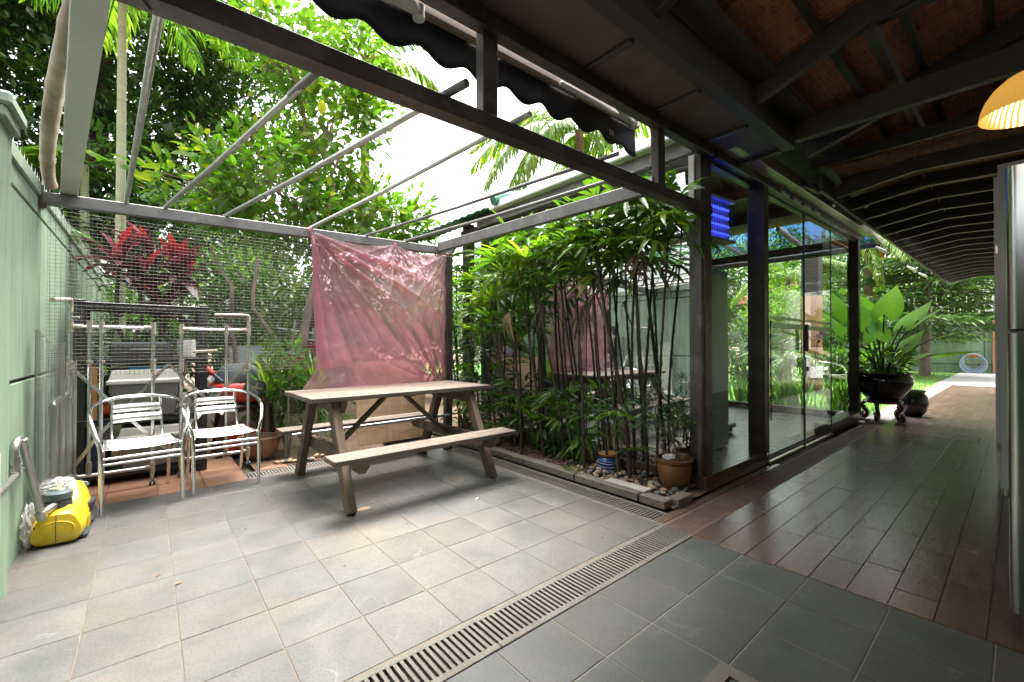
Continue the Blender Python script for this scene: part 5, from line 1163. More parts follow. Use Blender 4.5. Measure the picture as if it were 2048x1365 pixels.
# pebbles
PB = []
for s in range(5):
    rd = random.Random(s); b = Bld().ell((0, 0, 0), (1, rd.uniform(.65, .9), rd.uniform(.45, .6)), 10, 6); b.v = [tuple(c * rd.uniform(.95, 1.05) for c in p) for p in b.v]; PB.append(b.mesh('pebble', 180))
pmats = [pm('pebble_cream', (.47, .37, .26), (.36, .28, .19), 12, .6, rand=.2), pm('pebble_tan', (.36, .24, .15), (.28, .18, .11), 12, .6, rand=.2), pm('pebble_grey', (.10, .115, .12), (.07, .08, .085), 12, .5, rand=.3), pm('pebble_dark', (.05, .055, .058), (.035, .04, .04), 12, .45, rand=.3)]
PBM = [[(lambda m_: (m_.materials.append(mt), m_)[1])(m.copy()) for m in PB] for mt in pmats]
def pebble(x, y, z, r, w, parent): link('pebble', random.choice(random.choices(PBM, w)[0]), None, parent, (x, y, z + r * .3), (random.uniform(-.3, .3), random.uniform(-.3, .3), random.uniform(0, 3))).scale = (r, r, r)
cnt = 0
for k in range(190):
    y = 1.66 + .95 * random.random() ** 1.25; x = random.uniform(2.87, 3.32)
    if (x - 3.2) ** 2 + (y - 1.79) ** 2 < .011: continue
    dark = x > 3.12 and y < 1.75 or random.random() < .2
    pebble(x, y, .032 + random.uniform(-.004, .014), random.uniform(.016, .034), (1, .6, 5, 5) if dark else (5, 3, 1.2, .6), soil)
for k in range(26): pebble(random.uniform(2.87, 3.1), random.uniform(2.6, 3.7), .034, random.uniform(.014, .032), (1, 2, 4, 3), soil)
for k in range(34): pebble(random.uniform(.95, 1.55), random.uniform(4.58, 4.75), .0, random.uniform(.018, .032), (4, 3, 2, 1), soil2)
# pots in the bed
bp = pot('glazed_pot', 'brown glazed round pot with a small shrub beside the corner post', (3.205, 1.79, .015), [(0, 0), (.085, 0), (.10, .02), (.125, .10), (.133, .17), (.128, .20), (.140, .215), (.146, .225), (.146, .24), (.128, .24), (.118, .19), (0, .17)], M['glazeb'], soilr=.118, soilz=.205)
sb = Bld()
CC = []
for k in range(7):
    a = k * .9; e = (3.205 + .07 * math.cos(a) + (-.05 if k % 2 else .03), 1.79 + .08 * math.sin(a), .52 + .05 * (k % 3)); branch(sb, (3.205 + .02 * math.cos(a), 1.79 + .02 * math.sin(a), .22), e, .007, .003, .16, 6, k); CC.append(e)
    if k % 2: CC.append((e[0] + .05, e[1] - .04, e[2] - .06))
CC += [(3.10, 1.93, .72), (3.08, 1.95, .60), (3.12, 1.90, .86), (3.09, 1.96, .50)]; branch(sb, (3.17, 1.83, .22), (3.10, 1.93, .86), .005, .002, .05, 6, 33)
shb = thing('potted_shrub', 'small fine leaved shrub with twisted stems in the brown pot', 'shrub', (3.205, 1.79, .23), world=True); part('stem', sb, pm('pale_bark', (.24, .16, .09), (.15, .1, .06), 20, .9), shb, smooth=60)
crown('foliage', [leaves_at(np.array(CC), 70, .055, .020, .014, LEAF4, .1)], M['l_mid'], shb)
tag(part('plastic_bag', crumple((3.09, 1.77, .285), (.055, .04, .018), seed=9), M['film']), 'crumpled clear plastic bag on the rim of the brown pot', 'bag')
bl = thing('striped_pot', 'small blue pot with white stripes and orange dish on top', 'pot', (3.16, 2.40, .02))
part('vessel', Bld().lathe([(0, 0), (.075, 0), (.092, .03), (.097, .08), (.088, .12), (.074, .135), (0, .135)], (0, 0, 0), 36), M['glazeblue'], bl, smooth=50)
for z, r in ((.03, .0935), (.055, .0965), (.085, .0975), (.105, .0935)): part('stripe', Bld().tube([(r * math.cos(a), r * math.sin(a), z + .002 * math.sin(a * 3)) for a in [k * 2 * math.pi / 48 for k in range(48)]], .0022, 5, closed=True), M['whiteline'], bl)
part('dish', Bld().lathe([(0, .138), (.07, .138), (.088, .155), (.09, .162), (.075, .158), (0, .150)], (0, 0, 0), 32), pm('orange_clay', (.50, .24, .07), (.4, .18, .05), 6, .5), bl, smooth=50)
cl = thing('clover_tuft', 'tiny bright clover tuft growing at the kerb edge', 'weed', (2.79, 2.52, .062), world=True); crown('leaves', [leaves_at(np.array([(2.80, 2.52, .08), (2.79, 2.47, .07), (2.79, 2.56, .072)]), 22, .03, .02, .018, LEAF4, 0)], M['l_lime'], cl)
b = Bld().add([(1.86, 2.63, .003), (1.89, 2.64, .004), (1.895, 2.625, .012), (1.865, 2.615, .006)], [(0, 1, 2, 3)]); o = tag(part('paper_scrap', b, M['white']), 'tiny white paper scrap on the paving near the drain', 'scrap'); o.modifiers.new('s', 'SOLIDIFY').thickness = .001
for i, (x, y, s, lab) in enumerate(((.03, 2.78, .02, 'small dry leaf on the paving left of the centre'), (.1, 2.62, .022, 'small brown dry leaf on the tile before the pump'), (1.2, .28, .03, 'curled green twig on the tiles near the refrigerator'))):
    V, F = cloud(np.array([(x, y, .006)]), np.array([(1, .3, .1)]), np.array([(0, 0, 1.0)]), s * 1.6, s * .7, LEAF8); o = tag(link('fallen_leaf', np_mesh('fallen_leaf', V, F), M['l_dry']), lab, 'leaf', 'fallen leaves on the paving')
tw = Bld().tube(smooth_path([(2.02, .06, .004), (2.06, .055, .008), (2.09, .03, .006), (2.10, .0, .005)]), .004, 6); o.location = (5, 5, -1) if False else o.location
bpy.data.objects.remove(o); tag(part('green_twig', tw, M['stemg'], smooth=60), 'curled green twig on the tiles near the refrigerator', 'twig')

n = 34; P = np.stack([RG.uniform(-.45, 2.5, n), RG.uniform(1.6, 4.2, n), np.full(n, .004)], 1); P[:14, 0] = RG.uniform(1.9, 2.7, 14)
V, F = cloud(P, RG.normal(size=(n, 3)) * [1, 1, .05], np.tile([0, 0, 1.0], (n, 1)) + .2 * RG.normal(size=(n, 3)), RG.uniform(.008, .03, n), RG.uniform(.004, .011, n), LEAF8)
o = link('patio_litter', np_mesh('patio_litter', V, F), M['l_dry']); tag(o, 'tiny dry leaf bits scattered over the patio paving', 'leaf litter'); o['kind'] = 'stuff'
# ------------------------------------------------------------------ garden behind the fence
lt = tree('fruit_tree', 'bright green broad leaved fruit tree rising behind the wire fence', (1.45, 6.1, 0), [((1.45, 6.1, 0), .075), ((1.5, 6.1, .9), .06), ((1.62, 6.12, 1.6), .05), ((1.8, 6.2, 2.4), .042), ((2.0, 6.3, 3.4), .03)],
    [((2.05, 6.5, 4.7), (.75, .8, 1.5), 60, 32, .30), ((1.25, 6.3, 3.2), (.85, .8, .75), 36, 28, .27), ((2.7, 6.6, 3.25), (.95, .8, .55), 42, 28, .27), ((.45, 6.3, 3.1), (.55, .6, .6), 15, 17, .24), ((1.9, 6.2, 2.6), (.9, .6, .35), 18, 20, .26), ((1.2, 6.5, 5.4), (.5, .6, .9), 14, 22, .28)], (.142, .07, LEAF8), M['l_lime'], M['bark'])
tb_ = Bld()
for k, (a, b_) in enumerate((((1.25, 5.9, 0), (1.0, 5.9, 2.2)), ((1.75, 6.0, 0), (2.2, 6.1, 2.3)), ((2.0, 6.3, 0), (1.9, 6.3, 2.5)), ((1.1, 6.2, 0), (.55, 6.1, 2.3)))): branch(tb_, a, b_, .035, .018, .08, 9, 70 + k)
part('side_trunk', tb_, M['bark'], lt, smooth=60)
dark = tree('shade_tree', 'huge dark green shade tree filling the sky behind the boundary wall', (-1.5, 14, 0), [((-1.5, 14, 0), .4), ((-1.4, 14, 3), .33), ((-1.0, 13.8, 5.5), .25), ((-.8, 13.5, 8), .16)],
    [((-3.6, 13.0, 8.2), (2.9, 2.2, 2.6), 170, 70, .62), ((-.6, 14.0, 9.6), (3.0, 2.4, 2.7), 170, 70, .65), ((-4.8, 12.5, 4.4), (2.6, 2.0, 2.2), 140, 66, .55), ((-1.3, 13.5, 5.2), (2.5, 2.0, 2.2), 140, 66, .55), ((2.2, 14.5, 7.6), (2.2, 2.2, 2.6), 120, 60, .6), ((.8, 13.4, 3.6), (2.2, 1.6, 1.2), 90, 56, .5), ((-2.8, 10.8, 3.0), (1.6, 1.2, 1.2), 70, 56, .45)], (.19, .095, LEAF4), M['l_dark'], M['barkdark'])
for i, (c, r, n, lab, mt) in enumerate((((1.2, 9.0, 1.5), (1.7, 1.2, 1.3), 70, 'mid green bushes behind the fruit tree trunk', 'l_mid'), ((4.2, 8.6, 1.6), (1.8, 1.3, 1.4), 70, 'leafy bushes behind the pink plastic sheet', 'l_mid'), ((2.6, 11.2, 2.8), (3.6, 1.2, 2.6), 260, 'tall dark hedge closing off the garden behind the fruit tree', 'l_dark'), ((7.5, 12.5, 2.4), (3.0, 1.2, 2.2), 120, 'tall dark hedge behind the garden room roof', 'l_dark'), ((-.1, 8.6, 1.1), (.5, 1.4, 1.0), 36, 'green bushes along the far boundary wall', 'l_dark'), ((7.2, 9.2, 1.7), (2.0, 1.4, 1.5), 60, 'bushes behind the garden room back wall', 'l_dark'), ((1.5, 7.6, 1.5), (1.5, .7, 1.1), 80, 'dense bushes filling the gap below the fruit tree crown', 'l_dark'), ((1.9, 6.9, .7), (1.0, .6, .6), 34, 'low bushes round the foot of the fruit tree', 'l_mid'))):
    t = thing('bush', lab, 'bush', (c[0], c[1], 0), world=True, group='bushes behind the fence'); b = Bld(); C = clumps_in(c, r, n, .25)
    for k in range(10): branch(b, (c[0] + random.uniform(-.3, .3), c[1], 0), C[k], .03, .008, .1, 5, k)
    part('stem', b, M['barkdark'], t, smooth=60); crown('foliage', [leaves_at(C, 46, .34, .13, .06, LEAF4, .2)], M[mt], t)
# cordyline with red heads
cd_ = thing('red_cordyline', 'cordyline plant with purple and red strap leaves behind the fence', 'plant', (0, 5.75, 0), world=True); b = Bld(); pr_, rd_ = [], []
for (x, y, z) in ((-.22, 5.65, 1.98), (.02, 5.8, 2.08), (.22, 5.6, 1.92), (-.08, 5.55, 1.75), (.30, 5.85, 1.78), (.1, 5.6, 1.5)):
    branch(b, (x * .5, 5.75, 0), (x, y, z), .022, .016, .04, 6, int(x * 50))
    n = 26; a = RG.rand(n) * 6.283; e = RG.uniform(-.25, 1.15, n); D = np.stack([np.cos(a) * np.cos(e), np.sin(a) * np.cos(e), np.sin(e)], 1); P = np.array([x, y, z]) + D * .02 - np.array([0, 0, .18]) * (1 - np.sin(e))[:, None] * .5
    Nn = np.stack([-np.cos(a) * np.sin(e), -np.sin(a) * np.sin(e), np.cos(e)], 1); m = e > .9
    for msk, lst in ((m, rd_), (~m, pr_)):
        if msk.any(): lst.append(cloud(P[msk], D[msk], Nn[msk], RG.uniform(.34, .50, msk.sum()), RG.uniform(.06, .095, msk.sum()), STRAP))
part('stem', b, M['bark'], cd_, smooth=60); crown('purple_leaves', pr_, M['l_purple'], cd_); crown('red_leaves', rd_, M['l_red'], cd_)
# pinnate fronds
def frond(L, nl, ll, mat, arch=.55, wid=.045, droop=.5, seed=0):
    rd = np.random.RandomState(seed); b = Bld(); n = 14; pts = []
    for k in range(n + 1):
        s = k / n; pts.append((L * (s - .18 * arch * s ** 2), 0, L * (.45 * s - arch * s ** 2 * .95)))
    b.tube(pts, [.022 * (1 - .85 * k / n) for k in range(n + 1)], 5); P = []; D = []
    A = np.array(pts)
    for k in range(nl):
        s = .12 + .88 * k / nl; i = min(n - 1, int(s * n)); f = s * n - i; p = A[i] * (1 - f) + A[i + 1] * f; tg = A[i + 1] - A[i]; tg = tg / np.linalg.norm(tg)
        for sg in (-1, 1): P.append(p); D.append(tg * (.55 + .35 * s) + np.array([0, sg, 0]) * .8 + np.array([0, 0, -droop * (.6 + .6 * rd.rand())]) + .08 * rd.normal(size=3))
    P = np.array(P); D = np.array(D); ls = ll * np.repeat(np.sin(np.pi * (.12 + .85 * np.arange(nl) / nl)) ** .6, 2) * rd.uniform(.8, 1.1, 2 * nl)
    V, F = cloud(P, D, np.tile([0, 0, 1.0], (len(P), 1)) + .2 * rd.normal(size=(len(P), 3)), ls, np.full(len(P), wid), STRAP)
    Vb = np.array(b.v); qs = np.array([f for f in b.f if len(f) == 4]); Vall, Fall = join([(Vb, [qs]), (V, F)])
    me = np_mesh('frond', Vall, Fall); me.materials.append(mat); return me
FR = [frond(3.2, 64, .8, M['l_coco'], .95, .045, .8, 1), frond(2.9, 60, .75, M['l_coco'], 1.2, .045, 1.0, 2)]
FRY = [frond(1.9, 46, .55, M['l_coco'], .8, .04, .6, 3), frond(1.9, 46, .55, M['l_mid'], .8, .04, .6, 4)]
def palm(label, base, h, r, fr, n, sc=1.0, trunkm='palmtrunk', e0=-.5, lean=(0, 0), a0=0, group=None):
    t = thing('palm_tree', label, 'palm', base, world=True, group=group); top = (base[0] + lean[0], base[1] + lean[1], h)
    pts = [(base[0] + lean[0] * s ** 1.5, base[1] + lean[1] * s ** 1.5, base[2] + (h - base[2]) * s) for s in [k / 24 for k in range(25)]]
    part('trunk', Bld().tube(pts, [r * (1 - .3 * k / 24) * (1.05 if k % 2 else 1) for k in range(25)], 12), M[trunkm], t, smooth=60)
    for k in range(n):
        o = link('frond', fr[k % len(fr)], None, t); o.rotation_euler = (random.uniform(-.3, .3), R_(-10) + e0 * random.uniform(-.6, .9), a0 + k * 6.283 / n + random.uniform(-.15, .15)); f = sc * random.uniform(.85, 1.1); o.scale = (f, f, f)
        o.location = top
    return t
palm('slender pale trunked palm with drooping yellow fronds beside the wall', (-.28, 7.4, 0), 5.7, .058, FRY, 9, 1.0, a0=.3)
palm('coconut palm with long fronds drooping over the garden room roof', (8.9, 7.7, 0), 6.9, .16, FR, 17, 1.2, 'bark')
palm('palm with arching fronds rising behind the fruit tree', (3.7, 9.5, 0), 7.6, .12, FRY, 10, 1.15, 'bark', a0=.8)
palm('small dark palm leaning over the boundary wall spikes', (-1.35, 5.6, 0), 2.1, .05, [FRY[1]], 8, .55, 'bark', a0=.5)
# papaya
pp = thing('papaya_tree', 'young papaya tree with lobed leaves behind the boundary wall', 'tree', (-.95, 11.5, 0), world=True); part('trunk', Bld().tube([(-.95, 11.5, 0), (-.93, 11.5, 2), (-.95, 11.5, 4.6)], [.10, .085, .06], 10), M['palmtrunk'], pp, smooth=60)
for k in range(9):
    a = k * .7; V = []; F = []; b = Bld(); c = Vector((-.95, 11.5, 4.55)); d = Vector((math.cos(a), math.sin(a), .25)); e = c + d * .6; b.tube([c, c + d * .3 + Vector((0, 0, .08)), e], [.012, .01, .008], 5)
    for q in range(7):
        an = a + R_(-120 + 40 * q); dd = Vector((math.cos(an), math.sin(an), -.55)); s = Vector((-math.sin(an), math.cos(an), 0)); i0 = len(b.v)
        b.v += [tuple(e), tuple(e + dd * .22 - s * .10), tuple(e + dd * .48), tuple(e + dd * .22 + s * .10)]; b.f.append((i0, i0 + 1, i0 + 2, i0 + 3))
    me = bpy.data.meshes.new('leaf'); me.from_pydata(b.v, [], b.f); link('leaf', me, M['l_lime'], pp)
# shrubs and strap plants just behind the table
def strap_plant(name, label, x, y, n, L, W, mat, z=.0, spread=1.0, cat='plant', h0=0.05, group=None):
    t = thing(name, label, cat, (x, y, 0), world=True, group=group); a = RG.rand(n) * 6.283; e = RG.uniform(.25, 1.45, n); D = np.stack([np.cos(a) * np.cos(e) * spread, np.sin(a) * np.cos(e) * spread, np.sin(e)], 1)
    Nn = np.stack([-np.cos(a) * np.sin(e), -np.sin(a) * np.sin(e), np.cos(e)], 1); P = np.array([x, y, z + h0]) + .04 * RG.normal(size=(n, 3)) * [1, 1, .4]
    crown('leaves', [cloud(P, D, Nn, RG.uniform(.7, 1.1, n) * L, W, STRAP)], M[mat], t); part('base', Bld().tube([(x, y, 0), (x, y, z + h0 + .05)], [.03, .02], 7), M['bark'], t); return t
strap_plant('spider_plant', 'arching strap leaved plant beside the clay bowl', .98, 5.25, 60, .62, .022, 'l_rhapis', .55)
strap_plant('spider_plant', 'strap leaved plant behind the small wire guard', 1.42, 5.05, 60, .55, .02, 'l_rhapis', .5)
strap_plant('spider_plant', 'low strap leaved plant left of the plywood board', 1.58, 4.9, 50, .42, .02, 'l_rhapis_d', .1)
strap_plant('grass_clump', 'bright grassy clump growing along the boundary wall', -.05, 6.3, 70, 1.1, .03, 'l_lime', .2)
for i, (x, y, h, lab) in enumerate(((1.12, 4.95, 1.15, 'narrow leaved shrub growing inside the wire guard'), (1.35, 5.3, 1.05, 'leafy shrub between spider plants and pink sheet'), (1.0, 5.7, 1.2, 'leafy shrub behind the clay bowl'))):
    t = thing('shrub', lab, 'shrub', (x, y, 0), world=True, group='shrubs behind the table'); b = Bld(); C = []
    for k in range(9): e = (x + random.uniform(-.16, .16), y + random.uniform(-.13, .13), h * random.uniform(.35, 1)); branch(b, (x, y, 0), e, .01, .004, .08, 5, k); C += [e, (e[0] * .6 + x * .4, e[1] * .6 + y * .4, e[2] * .75)]
    part('stem', b, M['bark'], t, smooth=60); crown('foliage', [leaves_at(np.array(C), 24, .10, .085, .022, LEAF8, 0)], M['l_mid'], t)
fl = thing('red_flower_plant', 'plant with red bracts behind the pink sheet corner', 'plant', (1.5, 5.9, 0), world=True); part('stem', Bld().tube([(1.5, 5.9, 0), (1.5, 5.9, .9)], .012, 6), M['stemg'], fl); crown('bracts', [leaves_at(np.array([(1.42, 5.9, .92), (1.55, 5.85, .85), (1.6, 5.95, 1.0)]), 14, .09, .12, .06, LEAF8, 0)], M['l_red'], fl)
tag(part('white_crate', Bld().box((.98, 6.2, .62), (.42, .3, .42), None, .02), M['cream']), 'pale plastic tub stored among the plants behind the rack', 'tub')
rack2 = thing('slat_stand', 'grey stand holding pale slats among the trees', 'stand', (1.65, 6.7, 0), world=True); part('upright', Bld().bar((1.45, 6.72, 0), (1.6, 6.72, 1.5), .03, .03), M['galv'], rack2); part('upright', Bld().bar((1.9, 6.72, 0), (1.85, 6.72, 1.4), .03, .03), M['galv'], rack2)
for i, (x, y, z, w) in enumerate(((1.35, 6.6, 1.05, .5), (1.75, 6.7, .85, .55), (1.6, 6.6, 1.35, .45), (1.95, 6.65, 1.2, .4))):
    plank('slat', (x - w / 2, y, z + .03), (x + w / 2, y + .05, z - .03), .06, .02, M['palu'], rack2)

# ------------------------------------------------------------------ garden on the far right
bgp = thing('black_jardiniere', 'large glossy black planter on a carved red wood stand', 'planter', (8.55, 1.36, 0))
part('vessel', Bld().lathe([(0, .31), (.17, .31), (.20, .33), (.27, .42), (.33, .52), (.355, .60), (.35, .66), (.325, .70), (.345, .715), (.35, .735), (.315, .735), (.29, .68), (0, .66)], (0, 0, 0), 48), M['glazeblk'], bgp, smooth=50)
part('rim_band', Bld().tube([(.349 * math.cos(a), .349 * math.sin(a), .728) for a in [k * 2 * math.pi / 48 for k in range(48)]], .006, 6, closed=True), M['redwood'], bgp, smooth=60)
part('stand_ring', Bld().lathe([(0, .27), (.22, .27), (.235, .29), (.225, .312), (0, .312)], (0, 0, 0), 36), M['redwood'], bgp, smooth=40)
for k in range(5):
    a = k * 1.2566 + .5; c, s = math.cos(a), math.sin(a); prof = [(.20, .28), (.25, .24), (.235, .18), (.19, .13), (.20, .06), (.255, .03), (.28, .055), (.265, .085), (.245, .075)]
    part('stand_leg', Bld().tube(smooth_path([(r * c, r * s, z) for r, z in prof]), .026, 10), M['redwood'], bgp, smooth=60); part('scroll', Bld().ell((.225 * c, .225 * s, .20), (.028, .028, .028), 10, 8), M['redwood'], bgp, smooth=180)
part('soil', Bld().lathe([(0, .70), (.30, .69)], (0, 0, 0), 24), M['soil'], bgp)
ee = thing('elephant_ear', 'elephant ear plant with huge lime green leaves in the black planter', 'plant', (8.55, 1.36, .7), world=True)
def ear(L):
    b = Bld(); nx, ny = 12, 8
    for i in range(nx + 1):
        s = i / nx; x = L * (-.22 + 1.22 * s); w = L * .40 * max(.0, (math.sin(math.pi * min(1, (s + .04)) ** .62))) ** .8 + .004
        for j in range(ny + 1):
            v = -1 + 2 * j / ny; xx = x
            if s < .2: xx = x + L * .20 * (1 - s / .2) * (1 - abs(v)) ** .6
            b.v.append((xx, v * w, -.10 * L * s ** 2 - .06 * L * abs(v) + .012 * L * math.sin(v * 12) * (abs(v)) - .05 * L * (1 - abs(v))))
    for i in range(nx):
        for j in range(ny): q = i * (ny + 1) + j; b.f.append((q, q + ny + 1, q + ny + 2, q + 1))
    return b
EM = [ear(.52).mesh('leaf', 180), ear(.42).mesh('leaf', 180)]
for m_ in EM: m_.materials.append(M['l_ear'])
for k, (dx, dy, z, az, tilt, ln) in enumerate(((-.05, .40, 1.55, 0.9, -66, 0), (-.02, .20, 1.42, .5, -62, 0), (.0, -.02, 1.62, -.5, -68, 0), (-.1, .05, 1.25, .3, -60, 1), (.1, -.22, 1.45, -.9, -52, 0), (.05, -.40, 1.52, -1.1, -40, 1), (.0, -.20, 1.10, -.8, -48, 1), (.2, -.62, 1.30, -1.3, -22, 0), (.1, -.58, 1.02, -1.4, -14, 1), (-.1, -.3, .95, -1.2, -30, 1), (.3, .15, 1.6, .8, -60, 0), (-.15, .35, 1.12, 1.4, -45, 1), (.2, .5, 1.35, 1.3, -55, 0))):
    tip = Vector((8.55 + dx, 1.36 + dy, z)); b = Bld().tube(smooth_path([(8.55 + dx * .12, 1.36 + dy * .12, .68), (8.55 + dx * .5, 1.36 + dy * .45, .68 + (z - .68) * .6), tuple(tip)]), [.016 - .008 * q / 12 for q in range(13)], 6)
    pe = part('petiole', b, M['stemd'], ee, smooth=60); o = link('leaf', EM[ln], None, ee, tip, None); o.rotation_euler = (random.uniform(-.25, .25), R_(tilt), az)
jar = pot('black_jar', 'small glossy black jar standing behind the carved planter stand', (9.45, 1.14, 0), [(0, 0), (.11, 0), (.17, .08), (.20, .20), (.19, .32), (.15, .38), (.165, .40), (.17, .42), (.14, .42), (0, .38)], M['glazeblk'])
crown('leaves', [leaves_at(np.array([(8.45, 1.5, .82), (8.5, 1.25, .8), (8.7, 1.4, .85), (8.6, 1.2, .9), (8.4, 1.4, 1.0)]), 24, .16, .15, .05, LEAF8, .3)], M['l_mid'], ee)
# lawn blades
n = 16000; P = np.stack([8.8 + 15 * RG.rand(n) ** 1.3, np.zeros(n), np.full(n, -.02)], 1); P[:, 1] = 1.66 + RG.rand(n) * .5 * (P[:, 0] - 5)
V, F = cloud(P, RG.normal(size=(n, 3)) * [.4, .4, 0] + [0, 0, 1], RG.normal(size=(n, 3)) * [1, 1, 0], RG.uniform(.04, .09, n), .012, NEEDLE)
o = link('grass', np_mesh('grass', V, F), M['l_grass']); tag(o, 'short bright lawn grass beyond the glass room', 'grass'); o['kind'] = 'stuff'
for i, (x, y, lab) in enumerate(((9.0, 3.55, 'iris clump behind the tall dark cabinet'), (9.1, 3.05, 'iris clump seen through the sliding door'), (9.15, 2.75, 'iris clump beside the terracotta pillar'), (9.3, 2.05, 'iris clump right of the pillar near the planter'), (9.0, 3.3, 'iris clump between cabinet and sliding door'))):
    t = thing('iris_clump', lab, 'plant', (x, y, 0), world=True, group='iris clumps along the glass room end'); m_ = 46; a = RG.rand(m_) * 6.283; D = np.stack([.28 * np.cos(a), .28 * np.sin(a), np.ones(m_)], 1); P = np.array([x, y, -.02]) + RG.normal(size=(m_, 3)) * [.09, .09, 0]
    crown('leaves', [cloud(P, D, np.stack([np.cos(a + 1), np.sin(a + 1), 0 * a], 1), RG.uniform(.42, .68, m_), .034, STRAP)], M['l_grass'], t)
ft = Bld().box((25.95, 1.2, 1.0), (.2, 7.0, 2.1)); fw_ = thing('far_wall', 'green boundary wall at the end of the driveway', 'wall', (25.9, 1.5, 0), world=True)
part('wall_body', ft, M['greenwall'], fw_); part('coping', Bld().box((25.9, 1.2, 2.10), (.34, 7.0, .10)), M['concrete'], fw_)
part('panel_groove', Bld().box((25.845, 1.6, 1.72), (.012, 3.6, .03)).box((25.845, .95, 1.0), (.012, .03, 1.4)).box((25.845, 1.6, .35), (.012, 3.6, .03)), M['groove'], fw_)
part('end_pillar', Bld().box((25.85, .55, 1.05), (.34, .34, 2.1)), M['orangewall'], fw_)
rl = thing('white_railing', 'white metal railing above the far green wall', 'railing', (26.2, 2, 2), world=True); b = Bld()
for k in range(34): b.box((26.3, .2 + .18 * k, 2.75), (.03, .03, 1.3))
for z in (2.2, 2.8, 3.35): b.box((26.3, 3.2, z), (.03, 6.2, .04))
part('bars', b, M['white'], rl)
hs_ = thing('hose_coil', 'pale blue garden hose coiled on the far green wall', 'hose', (25.7, 1.26, .5), world=True); b = Bld()
for q in range(7): b.tube([(25.74 - .02 * q, 1.26 + (.27 + .018 * q) * math.cos(a) + .02 * math.sin(q * 2), .48 + (.31 + .016 * q) * math.sin(a) - .02 * q) for a in [k * 2 * math.pi / 40 for k in range(40)]], .02, 6, closed=True)
part('coil', b, pm('pale_blue_hose', (.38, .46, .56), (.3, .38, .48), 4, .4), hs_, smooth=60); part('hanger', Bld().box((25.76, 1.26, .72), (.10, .30, .12), None, .03), M['orange'], hs_); part('tap_pipe', Bld().tube([(25.8, .72, 0), (25.8, .72, .95)], .02, 8), M['galv'], hs_)
# conifer
cf_ = thing('conifer_tree', 'dark spreading conifer with horizontal branches at the end of the lawn', 'tree', (22, 2.3, 0), world=True); b = Bld(); b.tube([(22, 2.3, 0), (21.9, 2.25, 2.2), (21.7, 2.2, 5), (21.6, 2.2, 8)], [.17, .14, .10, .04], 10); parts = []
for k in range(44):
    z = 1.6 + 6.2 * (k / 44); a = k * 2.4; L = 3.9 * (1 - .75 * (z - 2) / 6) * random.uniform(.75, 1.1); p0 = Vector((21.85, 2.25, z)); p1 = p0 + Vector((math.cos(a) * L, math.sin(a) * L, .25 - .12 * L)); pts = branch(b, p0, p1, .035, .008, .05, 6, k)
    m_ = int(230 * L / 2.4); s = RG.rand(m_) ** .8; base = np.array(p0)[None] * (1 - s[:, None]) + np.array(p1)[None] * s[:, None]; sd_ = np.array([-math.sin(a), math.cos(a), 0]); off = RG.normal(size=m_) * .30 * L * .5; P = base + sd_ * off[:, None] + RG.normal(size=(m_, 3)) * [.05, .05, .07]
    D = np.array([math.cos(a), math.sin(a), 0]) * .7 + sd_ * np.sign(off)[:, None] * .7 + RG.normal(size=(m_, 3)) * .35 + [0, 0, -.15]; parts.append(cloud(P, D, np.tile([0, 0, 1.0], (m_, 1)) + .4 * RG.normal(size=(m_, 3)), RG.uniform(.22, .42, m_), .085, LEAF4))
part('trunk', b, M['bark'], cf_, smooth=60); crown('needles', parts, M['l_conif'], cf_)
ck = palm('coconut palm bearing orange coconuts beyond the lawn', (21, 3.75, 0), 5.0, .17, FR, 14, .95, 'bark')
for k in range(14): a = k * 1.1; part('coconut', Bld().ell((21 + .34 * math.cos(a) - .15, 3.75 + .42 * math.sin(a), 4.72 - .22 * (k % 3) + .1 * math.sin(k * 5)), (.10, .10, .13), 10, 8), pm('orange_husk', (.62, .30, .05), (.5, .22, .03), 5, .5) if k == 0 else bpy.data.materials['orange_husk'], ck, smooth=180)
for i, (x, y, lab) in enumerate(((19.5, 6.0, 'palm standing on the lawn seen through the far post glass'), (12.6, 3.9, 'small cycad like palm seen through the sliding door'))):
    palm(lab, (x, y, 0), 3.8 if i == 0 else .75, .12, [FR[0]] if i == 0 else [FRY[1]], 11, .8 if i == 0 else .6, 'bark', a0=.2)
gbs = [((15.5, 5.0, 2.1), (1.0, 1.0, .9), 'round clipped bush in front of the orange roofed house', 'l_lime'), ((13.5, 5.2, .9), (.6, 2.0, .85), 'clipped hedge behind the lawn', 'l_dark'), ((17.5, 3.7, .5), (1.2, .8, .5), 'low shrub beside the conifer trunk', 'l_mid'), ((23.6, 3.6, .8), (1.4, .9, .8), 'shrub against the far green wall', 'l_mid'), ((16.5, 2.7, .5), (.7, .6, .5), 'fern like shrub behind the elephant ear', 'l_lime')]
for (c, r, lab, mt) in gbs:
    t = thing('garden_bush', lab, 'bush', (c[0], c[1], 0), world=True, group='bushes round the lawn'); b = Bld(); C = clumps_in(c, r, 60, .4)
    for k in range(8): branch(b, (c[0], c[1], 0), C[k], .05, .01, .1, 5, k)
    part('stem', b, M['barkdark'], t, smooth=60); crown('foliage', [leaves_at(C, 60, .26, .12, .06, LEAF4, .1)], M[mt], t)
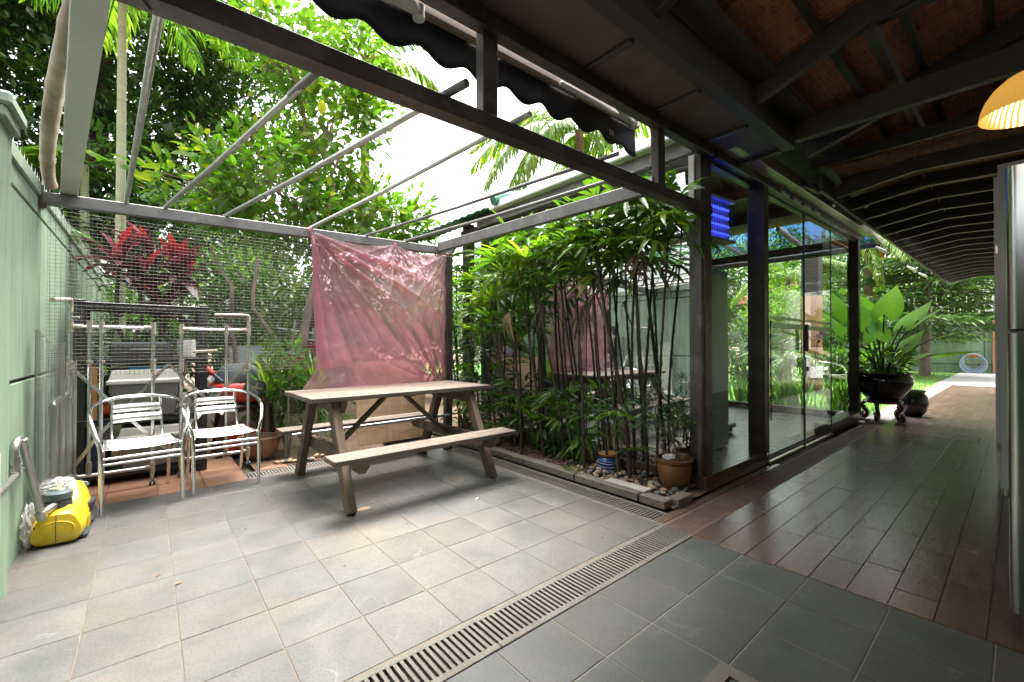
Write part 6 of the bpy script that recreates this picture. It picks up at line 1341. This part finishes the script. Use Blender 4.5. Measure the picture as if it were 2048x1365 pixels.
bgt = [((33, 9, 4.5), (4, 3.5, 3.5), 'broad tree left of the orange roofed house', 'l_mid'), ((31, 16, 5), (5, 4, 4), 'tall tree behind the garden room back corner', 'l_dark'), ((34, 3.5, 4.5), (4, 3, 3.5), 'leafy tree behind the far green wall', 'l_lime'), ((36, -2.5, 4.5), (4, 3, 4), 'tree beyond the driveway end', 'l_mid'), ((26, 21, 5.5), (5, 5, 4.5), 'tall tree at the far left of the lawn', 'l_mid'), ((42, 14, 6.5), (5, 5, 5), 'distant tree behind the orange roof', 'l_mid'), ((27.5, 6.6, 2.0), (1.6, 2.0, 1.9), 'dense shrubs at the lawn corner', 'l_mid')]
for (c, r, lab, mt) in bgt: tree('garden_tree', lab, (c[0], c[1], 0), [((c[0], c[1], 0), .3), ((c[0] + .2, c[1], c[2] * .5), .22), ((c[0], c[1], c[2]), .12)], [(c, r, 150, 46, .85)], (.34, .17, LEAF4), M[mt], M['bark'], group='trees round the lawn', twig=False)
hh = thing('red_roof_house', 'house with orange tiled hip roof seen through the glass door', 'house', (36, 11.2, 0)); part('walls', Bld().box((0, 0, 2.1), (5, 4.6, 4.2)), M['white'], hh)
rfv = [(-3, -2.8, 4.1), (3, -2.8, 4.1), (3, 2.8, 4.1), (-3, 2.8, 4.1), (0, -.6, 6.6), (0, .6, 6.6)]; part('roof', Bld().add(rfv, [(0, 1, 4), (1, 2, 5, 4), (2, 3, 5), (3, 0, 4, 5), (3, 2, 1, 0)]), pm('orange_roof_tile', (.48, .17, .09), (.38, .12, .06), 6, .7, stretch=(.5, .5, 9)), hh)
for y in (-1.2, 1.2):
    w_ = part('window', Bld().box((-2.52, y, 2.6), (.06, 1.1, 1.2)), M['white'], hh); part('pane', Bld().box((-2.56, y, 2.6), (.02, .95, 1.05)), M['slategrey'], w_)
oc = thing('orchid', 'purple orchid spray in front of the terracotta pillar', 'flower', (9.0, 2.35, 0), world=True); part('stem', Bld().tube(smooth_path([(9.0, 2.35, 0), (8.95, 2.33, .9), (8.9, 2.25, 1.32), (8.85, 2.12, 1.22)]), .008, 6), M['stemg'], oc); crown('petals', [leaves_at(np.array([(8.9, 2.28, 1.31), (8.88, 2.22, 1.29), (8.86, 2.15, 1.24), (8.85, 2.1, 1.18)]), 16, .06, .06, .05, LEAF4, 0)], M['ppl'], oc)
make_chair('aluminium armchair standing on the lawn by the terracotta pillar', (12.7, 3.05, 0), R_(60))
